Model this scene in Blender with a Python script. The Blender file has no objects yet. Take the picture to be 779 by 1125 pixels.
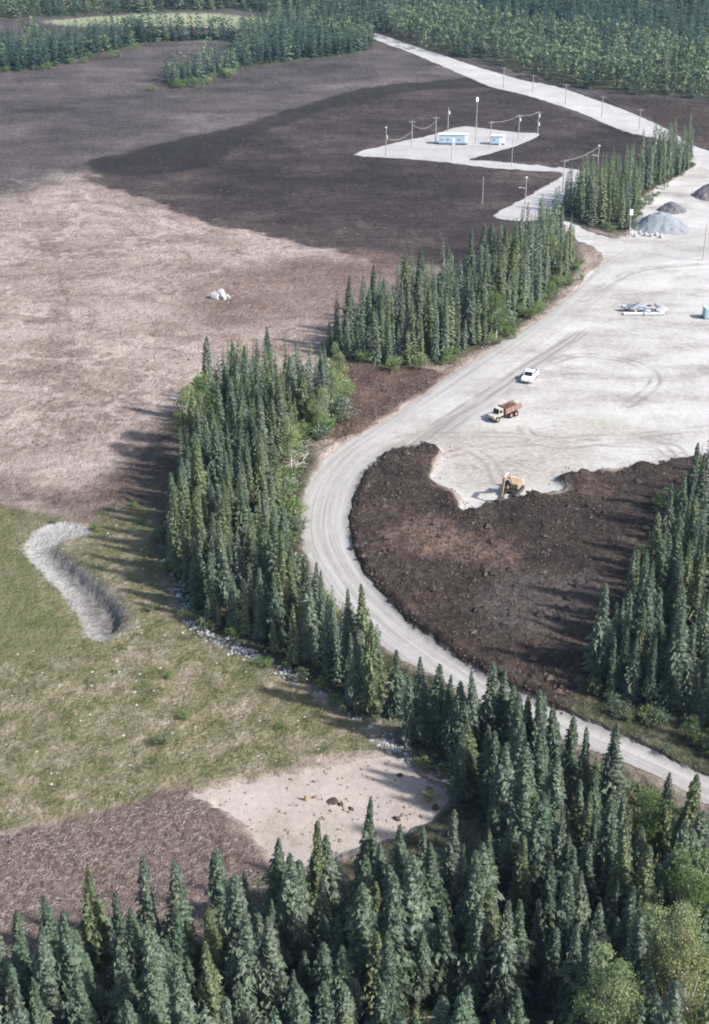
import bpy, bmesh, math, random
import numpy as np
from mathutils import Vector, Matrix

R = math.radians
rng = np.random.default_rng(11)
random.seed(11)
scene = bpy.context.scene
COL = scene.collection

# ------------------------------------------------------------------ camera, sky, sun, exposure
PW, PH, FPX = 779.0, 1125.0, 1500.0           # photograph size and focal length in its pixels
CAMH = 110.0
TILT = math.atan(762.0 / FPX)
cam = bpy.data.cameras.new('camera')
cam.sensor_fit = 'VERTICAL'; cam.sensor_height = 36.0; cam.lens = 36.0 * FPX / PH
cam.clip_start = 1.0; cam.clip_end = 20000.0
camo = bpy.data.objects.new('camera', cam); COL.objects.link(camo)
camo.location = (0, 0, CAMH); camo.rotation_euler = (R(90) - TILT, 0, 0)
scene.camera = camo

SUN_EL, SUN_AZ = R(40), R(112)                 # azimuth clockwise from +Y (the view direction)
world = bpy.data.worlds.new('World'); scene.world = world; world.use_nodes = True
wt = world.node_tree
sky = wt.nodes.new('ShaderNodeTexSky'); sky.sky_type = 'NISHITA'; sky.sun_disc = False
sky.sun_elevation = SUN_EL; sky.sun_rotation = SUN_AZ; sky.air_density = 1.0; sky.dust_density = 2.0
bgn = wt.nodes['Background']; bgn.inputs['Strength'].default_value = 0.13
wt.links.new(sky.outputs['Color'], bgn.inputs['Color'])
sun = bpy.data.lights.new('sun', 'SUN'); sun.energy = 4.5; sun.angle = R(3.0); sun.color = (1.0, 0.98, 0.95)
suno = bpy.data.objects.new('sun', sun); COL.objects.link(suno)
sd_ = Vector((math.sin(SUN_AZ) * math.cos(SUN_EL), math.cos(SUN_AZ) * math.cos(SUN_EL), math.sin(SUN_EL)))
suno.rotation_euler = sd_.to_track_quat('Z', 'Y').to_euler(); suno.location = (300, 200, 300)
scene.view_settings.view_transform = 'Standard'; scene.view_settings.look = 'None'
scene.view_settings.gamma = 1.0; scene.view_settings.use_curve_mapping = False
scene.view_settings.exposure = 0.95
scene.render.engine = 'CYCLES'
scene.cycles.max_bounces = 5; scene.cycles.diffuse_bounces = 3; scene.cycles.glossy_bounces = 2
scene.cycles.transmission_bounces = 3; scene.cycles.volume_bounces = 0; scene.cycles.transparent_max_bounces = 6
scene.cycles.caustics_reflective = False; scene.cycles.caustics_refractive = False
scene.cycles.filter_width = 1.9

# ------------------------------------------------------------------ pixel -> ground
cT, sT = math.cos(TILT), math.sin(TILT)
def ray(px, py):
    a = (px - PW / 2) / FPX; b = (py - PH / 2) / FPX
    return np.array([a, cT - b * sT, -sT - b * cT])
def G(px, py, z=0.0):
    d = ray(px, py); k = (z - CAMH) / d[2]
    return np.array([d[0] * k, d[1] * k])
def top_z(xy, py):
    """height above datum of a vertical thing standing at xy whose top shows at row py"""
    d = ray(PW / 2, py)
    return CAMH + d[2] * xy[1] / d[1]
def pix(p):
    x, y, z = p[..., 0], p[..., 1], p[..., 2] - CAMH
    dep = y * cT - z * sT; up = y * sT + z * cT
    return PW / 2 + FPX * x / dep, PH / 2 - FPX * up / dep

# ------------------------------------------------------------------ noise and regions
def hash2(i, j, s):
    n = (i.astype(np.int64) * 374761393 + j.astype(np.int64) * 668265263 + s * 1442695041) & 0xFFFFFFFF
    n = ((n ^ (n >> 13)) * 1274126177) & 0xFFFFFFFF
    return ((n ^ (n >> 16)) & 0xFFFF) / 65535.0
def vnoise(x, y, s=0):
    i, j = np.floor(x), np.floor(y); fx, fy = x - i, y - j
    fx = fx * fx * (3 - 2 * fx); fy = fy * fy * (3 - 2 * fy)
    a = hash2(i, j, s); b = hash2(i + 1, j, s); c = hash2(i, j + 1, s); d = hash2(i + 1, j + 1, s)
    return (a + (b - a) * fx) * (1 - fy) + (c + (d - c) * fx) * fy
def fbm(x, y, s=0, o=4):
    v, amp, tot = 0, 1, 0
    for k in range(o):
        v = v + amp * vnoise(x * 2 ** k + 17.3 * k, y * 2 ** k - 9.1 * k, s + k); tot += amp; amp *= .5
    return v / tot - 0.5
def sstep(a, b, x):
    t = np.clip((x - a) / (b - a), 0, 1); return t * t * (3 - 2 * t)

def smooth_px(poly, closed=True, n=3):
    p = np.array(poly, float); m = len(p); out = []
    for i in range(m if closed else m - 1):
        if closed: p0, p1, p2, p3 = p[(i - 1) % m], p[i], p[(i + 1) % m], p[(i + 2) % m]
        else: p0, p1, p2, p3 = p[max(i - 1, 0)], p[i], p[i + 1], p[min(i + 2, m - 1)]
        for k in range(n):
            t = k / n
            out.append(.5 * ((2 * p1) + (-p0 + p2) * t + (2 * p0 - 5 * p1 + 4 * p2 - p3) * t * t + (-p0 + 3 * p1 - 3 * p2 + p3) * t ** 3))
    if not closed: out.append(p[-1])
    return np.array(out)
def world_poly(poly, closed=True, n=3):
    return np.array([G(*q) for q in smooth_px(poly, closed, n)])

def sdf(P, poly, clip=14.0):
    out = np.full(len(P), -clip)
    lo, hi = poly.min(0) - clip, poly.max(0) + clip
    idx = np.where((P[:, 0] > lo[0]) & (P[:, 0] < hi[0]) & (P[:, 1] > lo[1]) & (P[:, 1] < hi[1]))[0]
    if not len(idx): return out
    Q = P[idx]; d2 = np.full(len(Q), 1e12); ins = np.zeros(len(Q), bool)
    for a, b in zip(poly, np.roll(poly, -1, 0)):
        ab = b - a; l2 = max(ab @ ab, 1e-9)
        t = np.clip(((Q - a) @ ab) / l2, 0, 1)
        dx = Q[:, 0] - a[0] - t * ab[0]; dy = Q[:, 1] - a[1] - t * ab[1]
        d2 = np.minimum(d2, dx * dx + dy * dy)
        c = (a[1] > Q[:, 1]) != (b[1] > Q[:, 1])
        if c.any():
            xi = a[0] + (Q[:, 1] - a[1]) * ab[0] / (ab[1] if abs(ab[1]) > 1e-9 else 1e-9)
            ins ^= c & (Q[:, 0] < xi)
    s = np.sqrt(d2); s = np.where(ins, s, -s)
    out[idx] = np.clip(s, -clip, clip)
    return out
def line_uv(P, line, clip=14.0):
    """signed lateral distance to a polyline and arclength along it"""
    best = np.full(len(P), clip); u = np.full(len(P), clip); v = np.zeros(len(P)); acc = 0.0
    for a, b in zip(line[:-1], line[1:]):
        ab = b - a; L = math.hypot(*ab); t = np.clip(((P - a) @ ab) / (L * L), 0, 1)
        dx = P[:, 0] - a[0] - t * ab[0]; dy = P[:, 1] - a[1] - t * ab[1]
        d = np.hypot(dx, dy); m = d < best
        sg = np.sign(ab[0] * (P[:, 1] - a[1]) - ab[1] * (P[:, 0] - a[0]))
        best = np.where(m, d, best); u = np.where(m, d * sg, u); v = np.where(m, acc + t * L, v)
        acc += L
    return u, v

POLY = {
 'road': [[(900,935),(779,884),(735,862),(690,842),(640,822),(590,802),(540,780),(490,752),(450,730),(415,707),(385,682),(358,652),(340,622),(331,590),
           (332,552),(342,525),(362,500),(395,478),(430,458),(470,430),(505,405),(550,377),(600,345),(640,312),(662,290),(700,268),(779,250),(860,240),
           (860,272),(779,280),(715,292),(680,312),(640,345),(585,385),(535,422),(490,452),(455,478),(432,492),(412,508),(396,530),(387,560),
           (386,590),(398,625),(428,662),(468,698),(510,728),(560,757),(620,783),(690,812),(779,853),(900,900)]],
 'toproad': [[(403,36),(430,42),(457,51),(495,63),(534,76),(575,88),(610,94),(650,108),(687,121),(733,141),(760,158),(785,168),(840,196),(840,215),(790,192),
           (760,178),(733,155),(687,144),(645,127),(610,115),(575,104),(548,98),(534,93),(495,76),(457,60),(430,50),(403,40)]],
 'yard': [[(395,492),(430,468),(470,440),(540,392),(610,345),(650,300),(664,282),(648,270),(628,258),(622,243),(640,252),(672,262),(688,258),(700,236),(706,218),(735,200),(760,186),(785,172),
           (900,195),(900,490),(800,498),(770,503),(735,507),(712,514),(690,518),(665,519),(640,523),(615,524),(609,528),(617,536),(618,541),(600,545),(576,546),(560,549),(540,552),(528,559),
           (513,563),(506,556),(502,546),(482,536),(475,527),(482,512),(489,501),(480,493),(462,490),(440,494),(420,502),(402,520)]],
 'pad': [[(389,170),(430,158),(478,147),(501,140),(518,139),(540,142),(569,145),(596,147.5),(563,162),(530,171),(517,176),(540,177),(580,181),(620,185.5),(647,188),(645,197),
          (630,212),(616,226),(600,240),(571,243),(542,237),(575,219),(600,205),(620,191),(580,188),(530,184),(495,179),(440,174)]],
 'peat': [[(388,525),(404,507),(430,498),(445,493),(470,489),(489,497),(484,511),(475,525),(482,536),(502,546),(507,558),(520,562),(530,556),(545,551),(565,547),(598,544),(618,541),(617,536),
           (609,528),(618,523),(640,522),(690,517),(735,507),(780,502),(900,500),(900,570),(779,590),(740,650),(700,720),(650,775),(636,795),(596,781),(550,760),(503,732),(460,702),(420,664),(392,626),(380,590),(380,558)]],
 'brown': [[(372,392),(400,397),(430,402),(490,407),(470,428),(440,450),(415,466),(390,480),(360,484),(330,476),(340,440),(365,415)]],
 'soilband': [[(-120,505),(0,525),(70,540),(130,520),(150,480),(195,450),(215,470),(205,520),(190,560),(150,556),(105,566),(60,566),(0,546),(-120,535)]],
 'dark': [[(95,179),(140,168),(200,153),(270,136),(330,118),(400,100),(460,93),(520,92),(560,98),(640,130),(735,160),(700,200),(620,240),(570,250),(555,285),(520,305),(470,290),(420,300),(380,285),
           (330,262),(280,252),(220,240),(160,222),(110,198)]],
 'upper': [[(-200,225),(0,212),(60,195),(105,192),(160,220),(330,255),(420,290),(520,300),(700,200),(900,200),(900,20),(-200,20)]],
 'meadow': [[(-150,540),(0,552),(40,563),(100,572),(108,560),(175,552),(172,590),(185,640),(205,685),(250,715),(330,757),(395,793),(425,818),(400,828),(350,838),(300,850),(215,870),(110,893),(0,915),(-150,940)]],
 'green': [[(-150,550),(0,556),(40,575),(20,605),(56,650),(86,690),(88,712),(60,722),(0,724),(-150,735)]],
 'stream': [[(29,594),(42,580),(62,573),(86,575),(100,580),(98,587),(78,592),(60,599),(62,608),(80,619),(104,638),(128,660),(137,678),(126,696),(108,704),(94,699),(89,682),(76,662),(58,642),(38,622),(26,608)]],
 'sand': [[(208,872),(300,853),(370,836),(425,826),(455,840),(480,858),(505,870),(495,892),(450,915),(330,960),(290,940),(262,910),(238,892)]],
 'brush': [[(-150,945),(0,917),(110,893),(208,869),(238,890),(262,908),(292,938),(295,1010),(160,1050),(0,1090),(-150,1120)]],
 'pale': [[(55,24),(120,20),(200,18),(270,22),(300,28),(270,44),(250,46),(265,34),(160,30),(110,30),(60,28)]],
 'peat2': [[(640,108),(690,108),(779,114),(900,125),(900,190),(800,170),(760,152),(735,140),(690,120),(660,114)]],
 'umber': [[(180,335),(250,300),(320,285),(420,285),(520,300),(500,325),(420,345),(365,372),(330,360),(240,372),(195,355)]],
 'fresh': [[(435,583),(470,576),(500,588),(540,600),(562,616),(525,626),(480,616),(452,606)]], 'ashen': [[(505,668),(560,640),(630,640),(655,660),(630,695),(560,700)]],
 'lane': [[(425,508),(470,470),(540,423),(600,383),(638,362),(646,369),(600,401),(545,441),(480,487),(440,508)]], 'muddy': [[(400,505),(440,480),(520,468),(600,475),(640,490),(615,518),(560,545),(515,545),(490,520),(480,500)]],
 'bank': [[(48,604),(68,600),(105,632),(140,667),(140,690),(112,694),(90,656),(62,625)]],
 'wet': [[(95,178),(150,165),(200,152),(270,135),(340,114),(400,97),(470,89),(540,85),(570,92),(530,96),(470,99),(400,111),(330,131),(280,150),(240,178),(180,192),(120,193)]],
 'weeds': [[(625,458),(650,455),(680,462),(675,472),(650,472),(632,466)]],
}
# woods: polygons of where the trunks stand
WOOD = {
 'front': [(425,792),(470,812),(520,838),(580,850),(640,884),(700,905),(779,950),(900,1000),(900,1420),(-140,1420),(-140,1150),(0,1118),(90,1090),(170,1074),(240,1062),(300,1050),(345,1030),(400,1008),(450,992),(498,966),(524,935),(532,900),(520,868),(450,822)],
 'bend': [(208,464),(240,440),(290,424),(330,426),(362,440),(374,450),(360,474),(336,490),(312,522),(307,580),(315,632),(337,676),(376,712),(420,742),(424,775),(404,784),(380,766),(325,738),(240,696),(200,655),(184,590),(196,540),(205,500)],
 'strip': [(356,386),(378,366),(440,342),(500,320),(555,288),(585,268),(602,262),(628,272),(632,290),(612,318),(580,346),(540,374),(490,396),(430,402),(380,398)],
 'yardend': [(614,226),(640,212),(700,192),(748,166),(762,172),(760,186),(735,200),(708,214),(700,234),(690,254),(660,250),(640,244)],
 'east': [(648,762),(652,730),(672,700),(700,668),(725,610),(742,570),(779,552),(930,545),(930,880),(800,812),(720,782),(680,775)],
 'farwest': [(-150,92),(0,80),(55,74),(110,60),(152,50),(152,38),(60,50),(-150,62)],
 'farmid': [(150,48),(180,47),(262,46),(268,72),(330,66),(400,56),(402,40),(300,30),(255,40),(150,38)],
 'clump': [(182,96),(215,92),(250,82),(274,72),(272,62),(235,74),(185,86)],
 'farback': [(-180,22),(60,20),(260,16),(330,28),(410,34),(470,54),(560,74),(620,92),(690,104),(779,110),(960,124),(960,-52),(-180,-52)],
}
WPOLY = {k: [world_poly(q) for q in v] for k, v in POLY.items()}
VERGE = [world_poly(q) for q in ([(312,470),(348,498),(333,560),(337,620),(365,668),(430,720),(520,772),(620,820),(779,896),(930,965),(930,1010),(640,890),(430,800),(330,690),(305,600)],
          [(630,790),(779,862),(930,925),(930,860),(700,775),(650,765)], [(425,915),(500,885),(512,868),(560,870),(565,960),(470,1000),(380,1020),(290,1050),(285,975),(330,965),(400,945)])]
WWOOD = {k: world_poly(v) for k, v in WOOD.items()}
RAG = dict(road=.8, toproad=.6, yard=2.4, pad=.8, peat=3.0, brown=2.5, soilband=6, dark=9, upper=26, meadow=2.2, green=6, stream=.8, sand=1.8, brush=1.6, pale=6, peat2=3, weeds=3, umber=14, wet=3.5, fresh=4, ashen=7, lane=1.6, muddy=6, bank=.9)
CENTER = world_poly([(900,915),(779,868),(690,828),(620,800),(550,768),(490,730),(440,694),(400,658),(372,620),(359,588),(360,556),(372,526),(400,496),(440,470),(485,440),(535,405),(590,368),(640,328),(675,300),(710,281),(779,265),(860,256)], False)
TRACKS = [world_poly(q, False) for q in (
 [(430,498),(470,474),(520,442),(560,416),(600,390),(640,366)],
 [(395,505),(440,482),(500,478),(560,478),(620,484),(680,488),(735,490),(748,500)],
 [(490,500),(540,490),(600,486),(660,480),(715,486),(736,500)],
 [(480,480),(515,492),(540,510),(548,530)],
 [(575,470),(590,485),(625,490),(690,480),(779,470)],
 [(640,330),(690,300),(740,292),(779,290)],
 [(600,400),(640,390),(700,400),(720,420),(690,445)])]

FTRACKS = [world_poly(q, False) for q in (
 [(-100,240),(0,232),(90,228),(180,250),(260,285),(330,300)], [(-100,290),(20,285),(110,300),(190,320),(240,345)], [(-60,345),(60,352),(140,372),(200,392)], [(-60,420),(40,410),(110,425),(170,452)],
 [(-60,455),(50,440),(120,460),(150,500)], [(80,215),(150,262),(200,330),(215,370)], [(20,205),(60,300),(70,400),(40,500)], [(-100,150),(60,140),(180,120),(300,100)], [(-100,110),(80,112),(220,118),(330,105)],
 [(150,210),(260,190),(380,190),(500,215)], [(180,230),(300,215),(420,235),(520,265)], [(-60,726),(40,722),(88,712)])]
def regions(P):
    """signed distances (m, positive inside) of every land cover at the points P"""
    S = {}
    for k, polys in WPOLY.items():
        s = sdf(P, polys[0], 40.0 if RAG[k] > 4 else 14.0)
        a = RAG[k]
        S[k] = s + fbm(P[:, 0] / (a * 2.2), P[:, 1] / (a * 2.2), 3 + len(k), 4) * a * 1.8
    w = np.full(len(P), -14.0)
    for q in WWOOD.values(): w = np.maximum(w, sdf(P, q))
    for q in VERGE: w = np.maximum(w, sdf(P, q) - 1.0)
    S['wood'] = w + 1.5 + fbm(P[:, 0] / 3, P[:, 1] / 3, 31) * 3
    return S
MOUNDS = [(G(*q), r_, h_) for q, r_, h_ in (((611,535),2.0,3.2),((640,528),2.6,2.2),((665,524),2.6,1.3),((700,519),3.0,1.6),((590,551),2.4,1.3),((525,566),2.4,1.4),((480,527),2.4,1.3),((470,496),3,1.2),((440,505),3,1.0),((492,548),2.4,1.3),((730,512),3,1.2),((560,556),2.2,1.0),((430,560),3.5,1.0),((520,620),5,1.4),((600,600),5,1.2),((470,650),5,1.1),((560,690),5,1.2))]
def height(P, S=None):
    S = S or regions(P); x, y = P[:, 0], P[:, 1]
    gravel = np.maximum.reduce([sstep(-1, 1, S[k]) for k in ('road', 'toproad', 'yard', 'pad')] + [.75 * sstep(-1, 1, S['sand'])])
    h = fbm(x / 60, y / 60, 50, 2) * 1.2 * (1 - gravel)
    rough = fbm(x / 5, y / 5, 60, 5)
    h = h + rough * (0.8 - 0.68 * gravel)
    pk = np.maximum(sstep(0.2, 2.2, S['peat']), 0)
    lump = np.abs(fbm(x / 3.2, y / 3.2, 70, 4))
    h = h + pk * (0.45 + .9 * lump + .5 * np.abs(fbm(x / 1.1, y / 1.1, 72, 3))) * (1 - gravel)
    h = h + sstep(0, 2.5, S['brown']) * (.3 + 1.5 * lump) * (1 - gravel)
    h = h + sstep(0, 4, S['soilband']) * (1.6 * lump)
    h = h + sstep(0, 1.5, S['brush']) * (0.2 + .9 * np.abs(fbm(x / 1.6, y / 1.6, 75, 4)))
    h = h + sstep(0, 6, S['dark']) * 1.0 * lump * (1 - gravel)
    h = h * (1 - .8 * sstep(-2, 1, S['stream'])) - sstep(-.3, 1.7, S['stream']) * (.5 + 1.1 * sstep(-.5, 3.0, S['bank']))
    h = h + pk * (1 - gravel) * (fbm(x / 9, y / 9, 78, 2) * 1.2)
    for (mx, my), mr, mh in MOUNDS: h = h + .55 * mh * np.exp(-((x - mx) ** 2 + (y - my) ** 2) / mr ** 2) * (1 - gravel * .9) * (.7 + 1.2 * lump)
    # berm along the gravel edges, tyre ruts
    e = np.maximum(S['road'], S['yard'])
    h = h + np.exp(-((e + 1.0) / 1.0) ** 2) * (0.35 + .5 * fbm(x / 4, y / 4, 80, 3))
    # the forested far bank rises
    h = h + sstep(780, 1500, y + 0.25 * x) * 55
    return h

# ------------------------------------------------------------------ material helpers
class NT:
    def __init__(s, name):
        s.m = bpy.data.materials.new(name); s.m.use_nodes = True; s.t = s.m.node_tree
        s.b = s.t.nodes['Principled BSDF']; s.b.inputs['Specular IOR Level'].default_value = 0.15
        s.pos = s.t.nodes.new('ShaderNodeNewGeometry').outputs['Position']
    def new(s, kind): return s.t.nodes.new(kind)
    def put(s, sock, v):
        if isinstance(v, bpy.types.NodeSocket): s.t.links.new(v, sock)
        elif isinstance(v, (tuple, list)): sock.default_value = tuple(v) + (1,) if len(v) == 3 and sock.type == 'RGBA' else v
        else: sock.default_value = v
    def math(s, op, a, b=0.0, clamp=False):
        n = s.new('ShaderNodeMath'); n.operation = op; n.use_clamp = clamp; s.put(n.inputs[0], a); s.put(n.inputs[1], b); return n.outputs[0]
    def noise(s, scale, detail=4, rough=.55, vec=None):
        n = s.new('ShaderNodeTexNoise'); n.inputs['Scale'].default_value = scale; n.inputs['Detail'].default_value = detail
        n.inputs['Roughness'].default_value = rough; s.put(n.inputs['Vector'], vec if vec is not None else s.pos); return n.outputs['Fac']
    def attr(s, name):
        n = s.new('ShaderNodeAttribute'); n.attribute_name = name; return n.outputs['Fac']
    def mix(s, f, a, b, kind='MIX'):
        n = s.new('ShaderNodeMix'); n.data_type = 'RGBA'; n.blend_type = kind
        s.put(n.inputs[0], f); s.put(n.inputs[6], a); s.put(n.inputs[7], b); return n.outputs[2]
    def ramp(s, f, stops):
        n = s.new('ShaderNodeValToRGB'); e = n.color_ramp.elements
        while len(e) < len(stops): e.new(.5)
        for q, (p, c) in zip(e, stops): q.position = p; q.color = tuple(c) + (1,)
        s.put(n.inputs[0], f); return n.outputs[0]
    def rmap(s, v, a, b, c=0.0, d=1.0):
        n = s.new('ShaderNodeMapRange'); n.clamp = True
        for i, q in enumerate((v, a, b, c, d)): s.put(n.inputs[i], q)
        return n.outputs[0]
    def scale(s, vec, k):
        n = s.new('ShaderNodeVectorMath'); n.operation = 'MULTIPLY'; s.put(n.inputs[0], vec); n.inputs[1].default_value = k; return n.outputs[0]
    def xyz(s, x, y, z=0.0):
        n = s.new('ShaderNodeCombineXYZ'); s.put(n.inputs[0], x); s.put(n.inputs[1], y); s.put(n.inputs[2], z); return n.outputs[0]
    def bump(s, h, strength, dist):
        n = s.new('ShaderNodeBump'); n.inputs['Strength'].default_value = strength; n.inputs['Distance'].default_value = dist
        s.put(n.inputs['Height'], h); s.t.links.new(n.outputs[0], s.b.inputs['Normal'])

MATS = {}
def mat(name, col, rough=.7, var=.25, scale=2.0, metal=0.0, bump=0.0):
    if name in MATS: return MATS[name]
    n = NT(name)
    f = n.noise(scale, 4)
    c = n.mix(f, tuple(q * (1 - var) for q in col), tuple(min(q * (1 + var), .95) for q in col))
    n.put(n.b.inputs['Base Color'], c); n.b.inputs['Roughness'].default_value = rough; n.b.inputs['Metallic'].default_value = metal
    if bump: n.bump(n.noise(scale * 4, 4), 1.0, bump)
    MATS[name] = n.m; return n.m

def ground_material():
    n = NT('ground_cover')
    big = n.noise(.012, 5, .6); mid = n.noise(.09, 5, .6); fine = n.noise(.9, 5, .65); micro = n.noise(5.0, 3, .7)
    swath = n.noise(.12, 5, .6, n.scale(n.pos, (.35, 1.6, 1)))
    streaky = n.noise(.05, 6, .65, n.scale(n.pos, (.8, 1.3, 1)))
    mixn = n.math('ADD', n.math('MULTIPLY', big, .3), n.math('ADD', n.math('MULTIPLY', streaky, .34), n.math('ADD', n.math('MULTIPLY', n.noise(.5, 5, .75, n.scale(n.pos, (.45, 1.0, 1))), .22), n.math('MULTIPLY', fine, .14))))
    # cleared field: pale weathered wood fibre over brown soil
    col = n.ramp(mixn, [(.37, (.105, .074, .060)), (.44, (.225, .170, .142)), (.51, (.325, .258, .222)), (.60, (.41, .342, .303))])
    def layer(col, c, name, soft=.6, amp=1.0, ns=None, fac=1.0):
        f = n.math('ADD', n.attr(name), n.math('MULTIPLY', n.math('SUBTRACT', ns or fine, .5), amp))
        f = n.rmap(f, -soft, soft, 0.0, fac)
        return n.mix(f, col, c), f
    rid = n.math('ABSOLUTE', n.math('SUBTRACT', n.noise(.035, 5, .55, n.scale(n.pos, (.8, 1.2, 1))), .5))
    col = n.mix(n.math('MULTIPLY', n.rmap(rid, .004, .03, 1.0, 0.0), .55), col, n.ramp(fine, [(.38, (.10, .07, .056)), (.62, (.22, .165, .135))]))
    rid2 = n.math('ABSOLUTE', n.math('SUBTRACT', n.noise(.02, 6, .6), .52))
    col = n.mix(n.math('MULTIPLY', n.rmap(rid2, .004, .02, 1.0, 0.0), .5), col, (.47, .395, .345))
    ft = n.attr('field_track')
    fm = n.math('MULTIPLY', n.rmap(n.math('ABSOLUTE', n.math('SUBTRACT', ft, 1.2)), .2, 1.3, 1.0, 0.0), n.rmap(n.noise(.07, 4), .40, .6, 0.0, .45))
    col = n.mix(fm, col, n.ramp(fine, [(.4, (.085, .060, .050)), (.6, (.20, .15, .125))]))
    col, fU = layer(col, n.ramp(mixn, [(.40, (.024, .020, .022)), (.47, (.047, .039, .042)), (.53, (.075, .062, .064)), (.60, (.14, .113, .107))]), 'upper', 15, 40, mid, .92)  # upper field: cloud shade painted into the soil as a darker, bluer tint
    col, fD = layer(col, n.ramp(mixn, [(.41, (.017, .013, .013)), (.47, (.031, .023, .022)), (.53, (.055, .041, .037)), (.60, (.115, .086, .074))]), 'dark', 1.5, 22, n.noise(.045, 6, .62, n.scale(n.pos, (.7, 1.3, 1))), .95)
    col, _ = layer(col, n.ramp(mixn, [(.38, (.085, .056, .046)), (.5, (.15, .102, .083)), (.64, (.26, .185, .155))]), 'umber', 10, 24, mid, .75)
    col, _ = layer(col, n.ramp(mixn, [(.40, (.013, .010, .011)), (.54, (.026, .020, .021)), (.66, (.05, .038, .036))]), 'wet', 1.5, 5, fine, .92)
    meadn = n.math('ADD', n.math('MULTIPLY', n.noise(.22, 7, .74), .7), n.math('MULTIPLY', n.noise(1.7, 4, .7), .3))
    grassc = n.ramp(meadn, [(.40, (.080, .088, .038)), (.455, (.125, .125, .060)), (.50, (.172, .158, .088)), (.545, (.225, .190, .125)), (.60, (.30, .258, .195)), (.66, (.40, .36, .31))])
    col, fM = layer(col, grassc, 'meadow', 1.2, 3.5)
    col, _ = layer(col, n.ramp(mixn, [(.38, (.070, .088, .034)), (.50, (.120, .130, .056)), (.62, (.19, .175, .092))]), 'green', 4, 12, mid, .7)
    col, _ = layer(col, n.ramp(mixn, [(.4, (.22, .24, .14)), (.6, (.32, .33, .20))]), 'pale', 4, 6)
    peatc = n.ramp(n.math('ADD', n.math('MULTIPLY', n.noise(.05, 6, .68), .55), n.math('MULTIPLY', fine, .45)), [(.37, (.020, .014, .012)), (.46, (.036, .026, .022)), (.54, (.060, .043, .035)), (.62, (.115, .080, .062))])
    col, _ = layer(col, n.ramp(n.math('ADD', n.math('MULTIPLY', mid, .5), n.math('MULTIPLY', fine, .5)), [(.36, (.055, .036, .030)), (.52, (.105, .068, .055)), (.68, (.17, .115, .092))]), 'brown', .8, 2.5)
    col, _ = layer(col, peatc, 'soilband', 4, 14, mid, .8)
    col, fP = layer(col, peatc, 'peat', .5, 1.6)
    col, _ = layer(col, n.ramp(fine, [(.36, (.07, .045, .036)), (.62, (.19, .125, .098))]), 'fresh', 2.5, 9, mid, .95)
    col, _ = layer(col, n.ramp(fine, [(.36, (.055, .046, .044)), (.62, (.13, .108, .10))]), 'ashen', 3, 10, mid, .6)
    col, _ = layer(col, peatc, 'peat2', 1.5, 4)
    col, fB = layer(col, n.ramp(n.math('ADD', n.math('MULTIPLY', fine, .5), n.math('MULTIPLY', micro, .5)), [(.36, (.075, .053, .046)), (.52, (.15, .108, .094)), (.66, (.26, .20, .18))]), 'brush', .8, 2)
    floorc = n.ramp(n.math('ADD', n.math('MULTIPLY', mid, .4), n.math('MULTIPLY', fine, .6)), [(.38, (.030, .034, .020)), (.5, (.060, .064, .036)), (.6, (.11, .10, .066)), (.68, (.24, .235, .20))])
    col, fW = layer(col, floorc, 'wood', 1.5, 5)
    # gravel: road with wheel lines, yard with tyre marks, pad
    u, v = n.attr('road_u'), n.attr('road_v')
    streak = n.noise(1.0, 4, .6, n.xyz(n.math('MULTIPLY', u, 1.1), n.math('MULTIPLY', v, .018)))
    streak2 = n.noise(1.0, 3, .6, n.xyz(n.math('MULTIPLY', u, 3.2), n.math('MULTIPLY', v, .03), 7.0))
    st = n.math('ADD', n.math('MULTIPLY', streak, .6), n.math('MULTIPLY', streak2, .4))
    st = n.math('ADD', n.math('MULTIPLY', st, .86), n.math('MULTIPLY', n.noise(.25, 6, .7), .14))
    gmix = n.math('ADD', n.math('MULTIPLY', mid, .45), n.math('ADD', n.math('MULTIPLY', fine, .35), n.math('MULTIPLY', big, .2)))
    yardc = n.ramp(n.math('ADD', n.math('MULTIPLY', gmix, .55), n.math('MULTIPLY', n.noise(.05, 7, .7, n.scale(n.pos, (.7, 1.5, 1))), .45)), [(.38, (.185, .166, .147)), (.45, (.292, .273, .252)), (.51, (.375, .358, .339)), (.59, (.44, .425, .408))])
    trk = n.attr('track')
    tm = n.math('MULTIPLY', n.rmap(n.math('ABSOLUTE', n.math('SUBTRACT', trk, 1.1)), .15, .7, 1.0, 0.0), n.rmap(n.noise(.12, 3), .38, .58, .1, .75))
    yardc, _ = layer(yardc, n.ramp(fine, [(.36, (.20, .165, .135)), (.62, (.33, .285, .245))]), 'muddy', 4, 14, mid, .55)
    lstreak = n.noise(1.0, 4, .65, n.xyz(n.math('MULTIPLY', u, 1.7), n.math('MULTIPLY', v, .03), 3.0))
    yardc, _ = layer(yardc, n.ramp(lstreak, [(.40, (.165, .152, .140)), (.58, (.33, .315, .295))]), 'lane', 1.2, 3.5, fine, .85)
    yardc = n.mix(tm, yardc, (.19, .172, .155))
    yardc2, fw = layer(yardc, n.ramp(fine, [(.4, (.17, .18, .085)), (.6, (.32, .30, .22))]), 'weeds', 3, 9, fine, .6)
    roadc = n.mix(n.rmap(n.attr('road'), .2, 1.6), n.ramp(gmix, [(.38, (.175, .16, .148)), (.6, (.26, .242, .226))]), n.ramp(st, [(.36, (.19, .178, .167)), (.45, (.265, .252, .24)), (.52, (.32, .307, .294)), (.64, (.38, .367, .354))]))
    roadc = n.mix(n.math('MULTIPLY', n.rmap(fine, .35, .62), .18), roadc, (.26, .243, .226))
    roadc = n.mix(n.rmap(n.attr('yard'), -1.5, 4.0, 0.0, .72), roadc, yardc)
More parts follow.
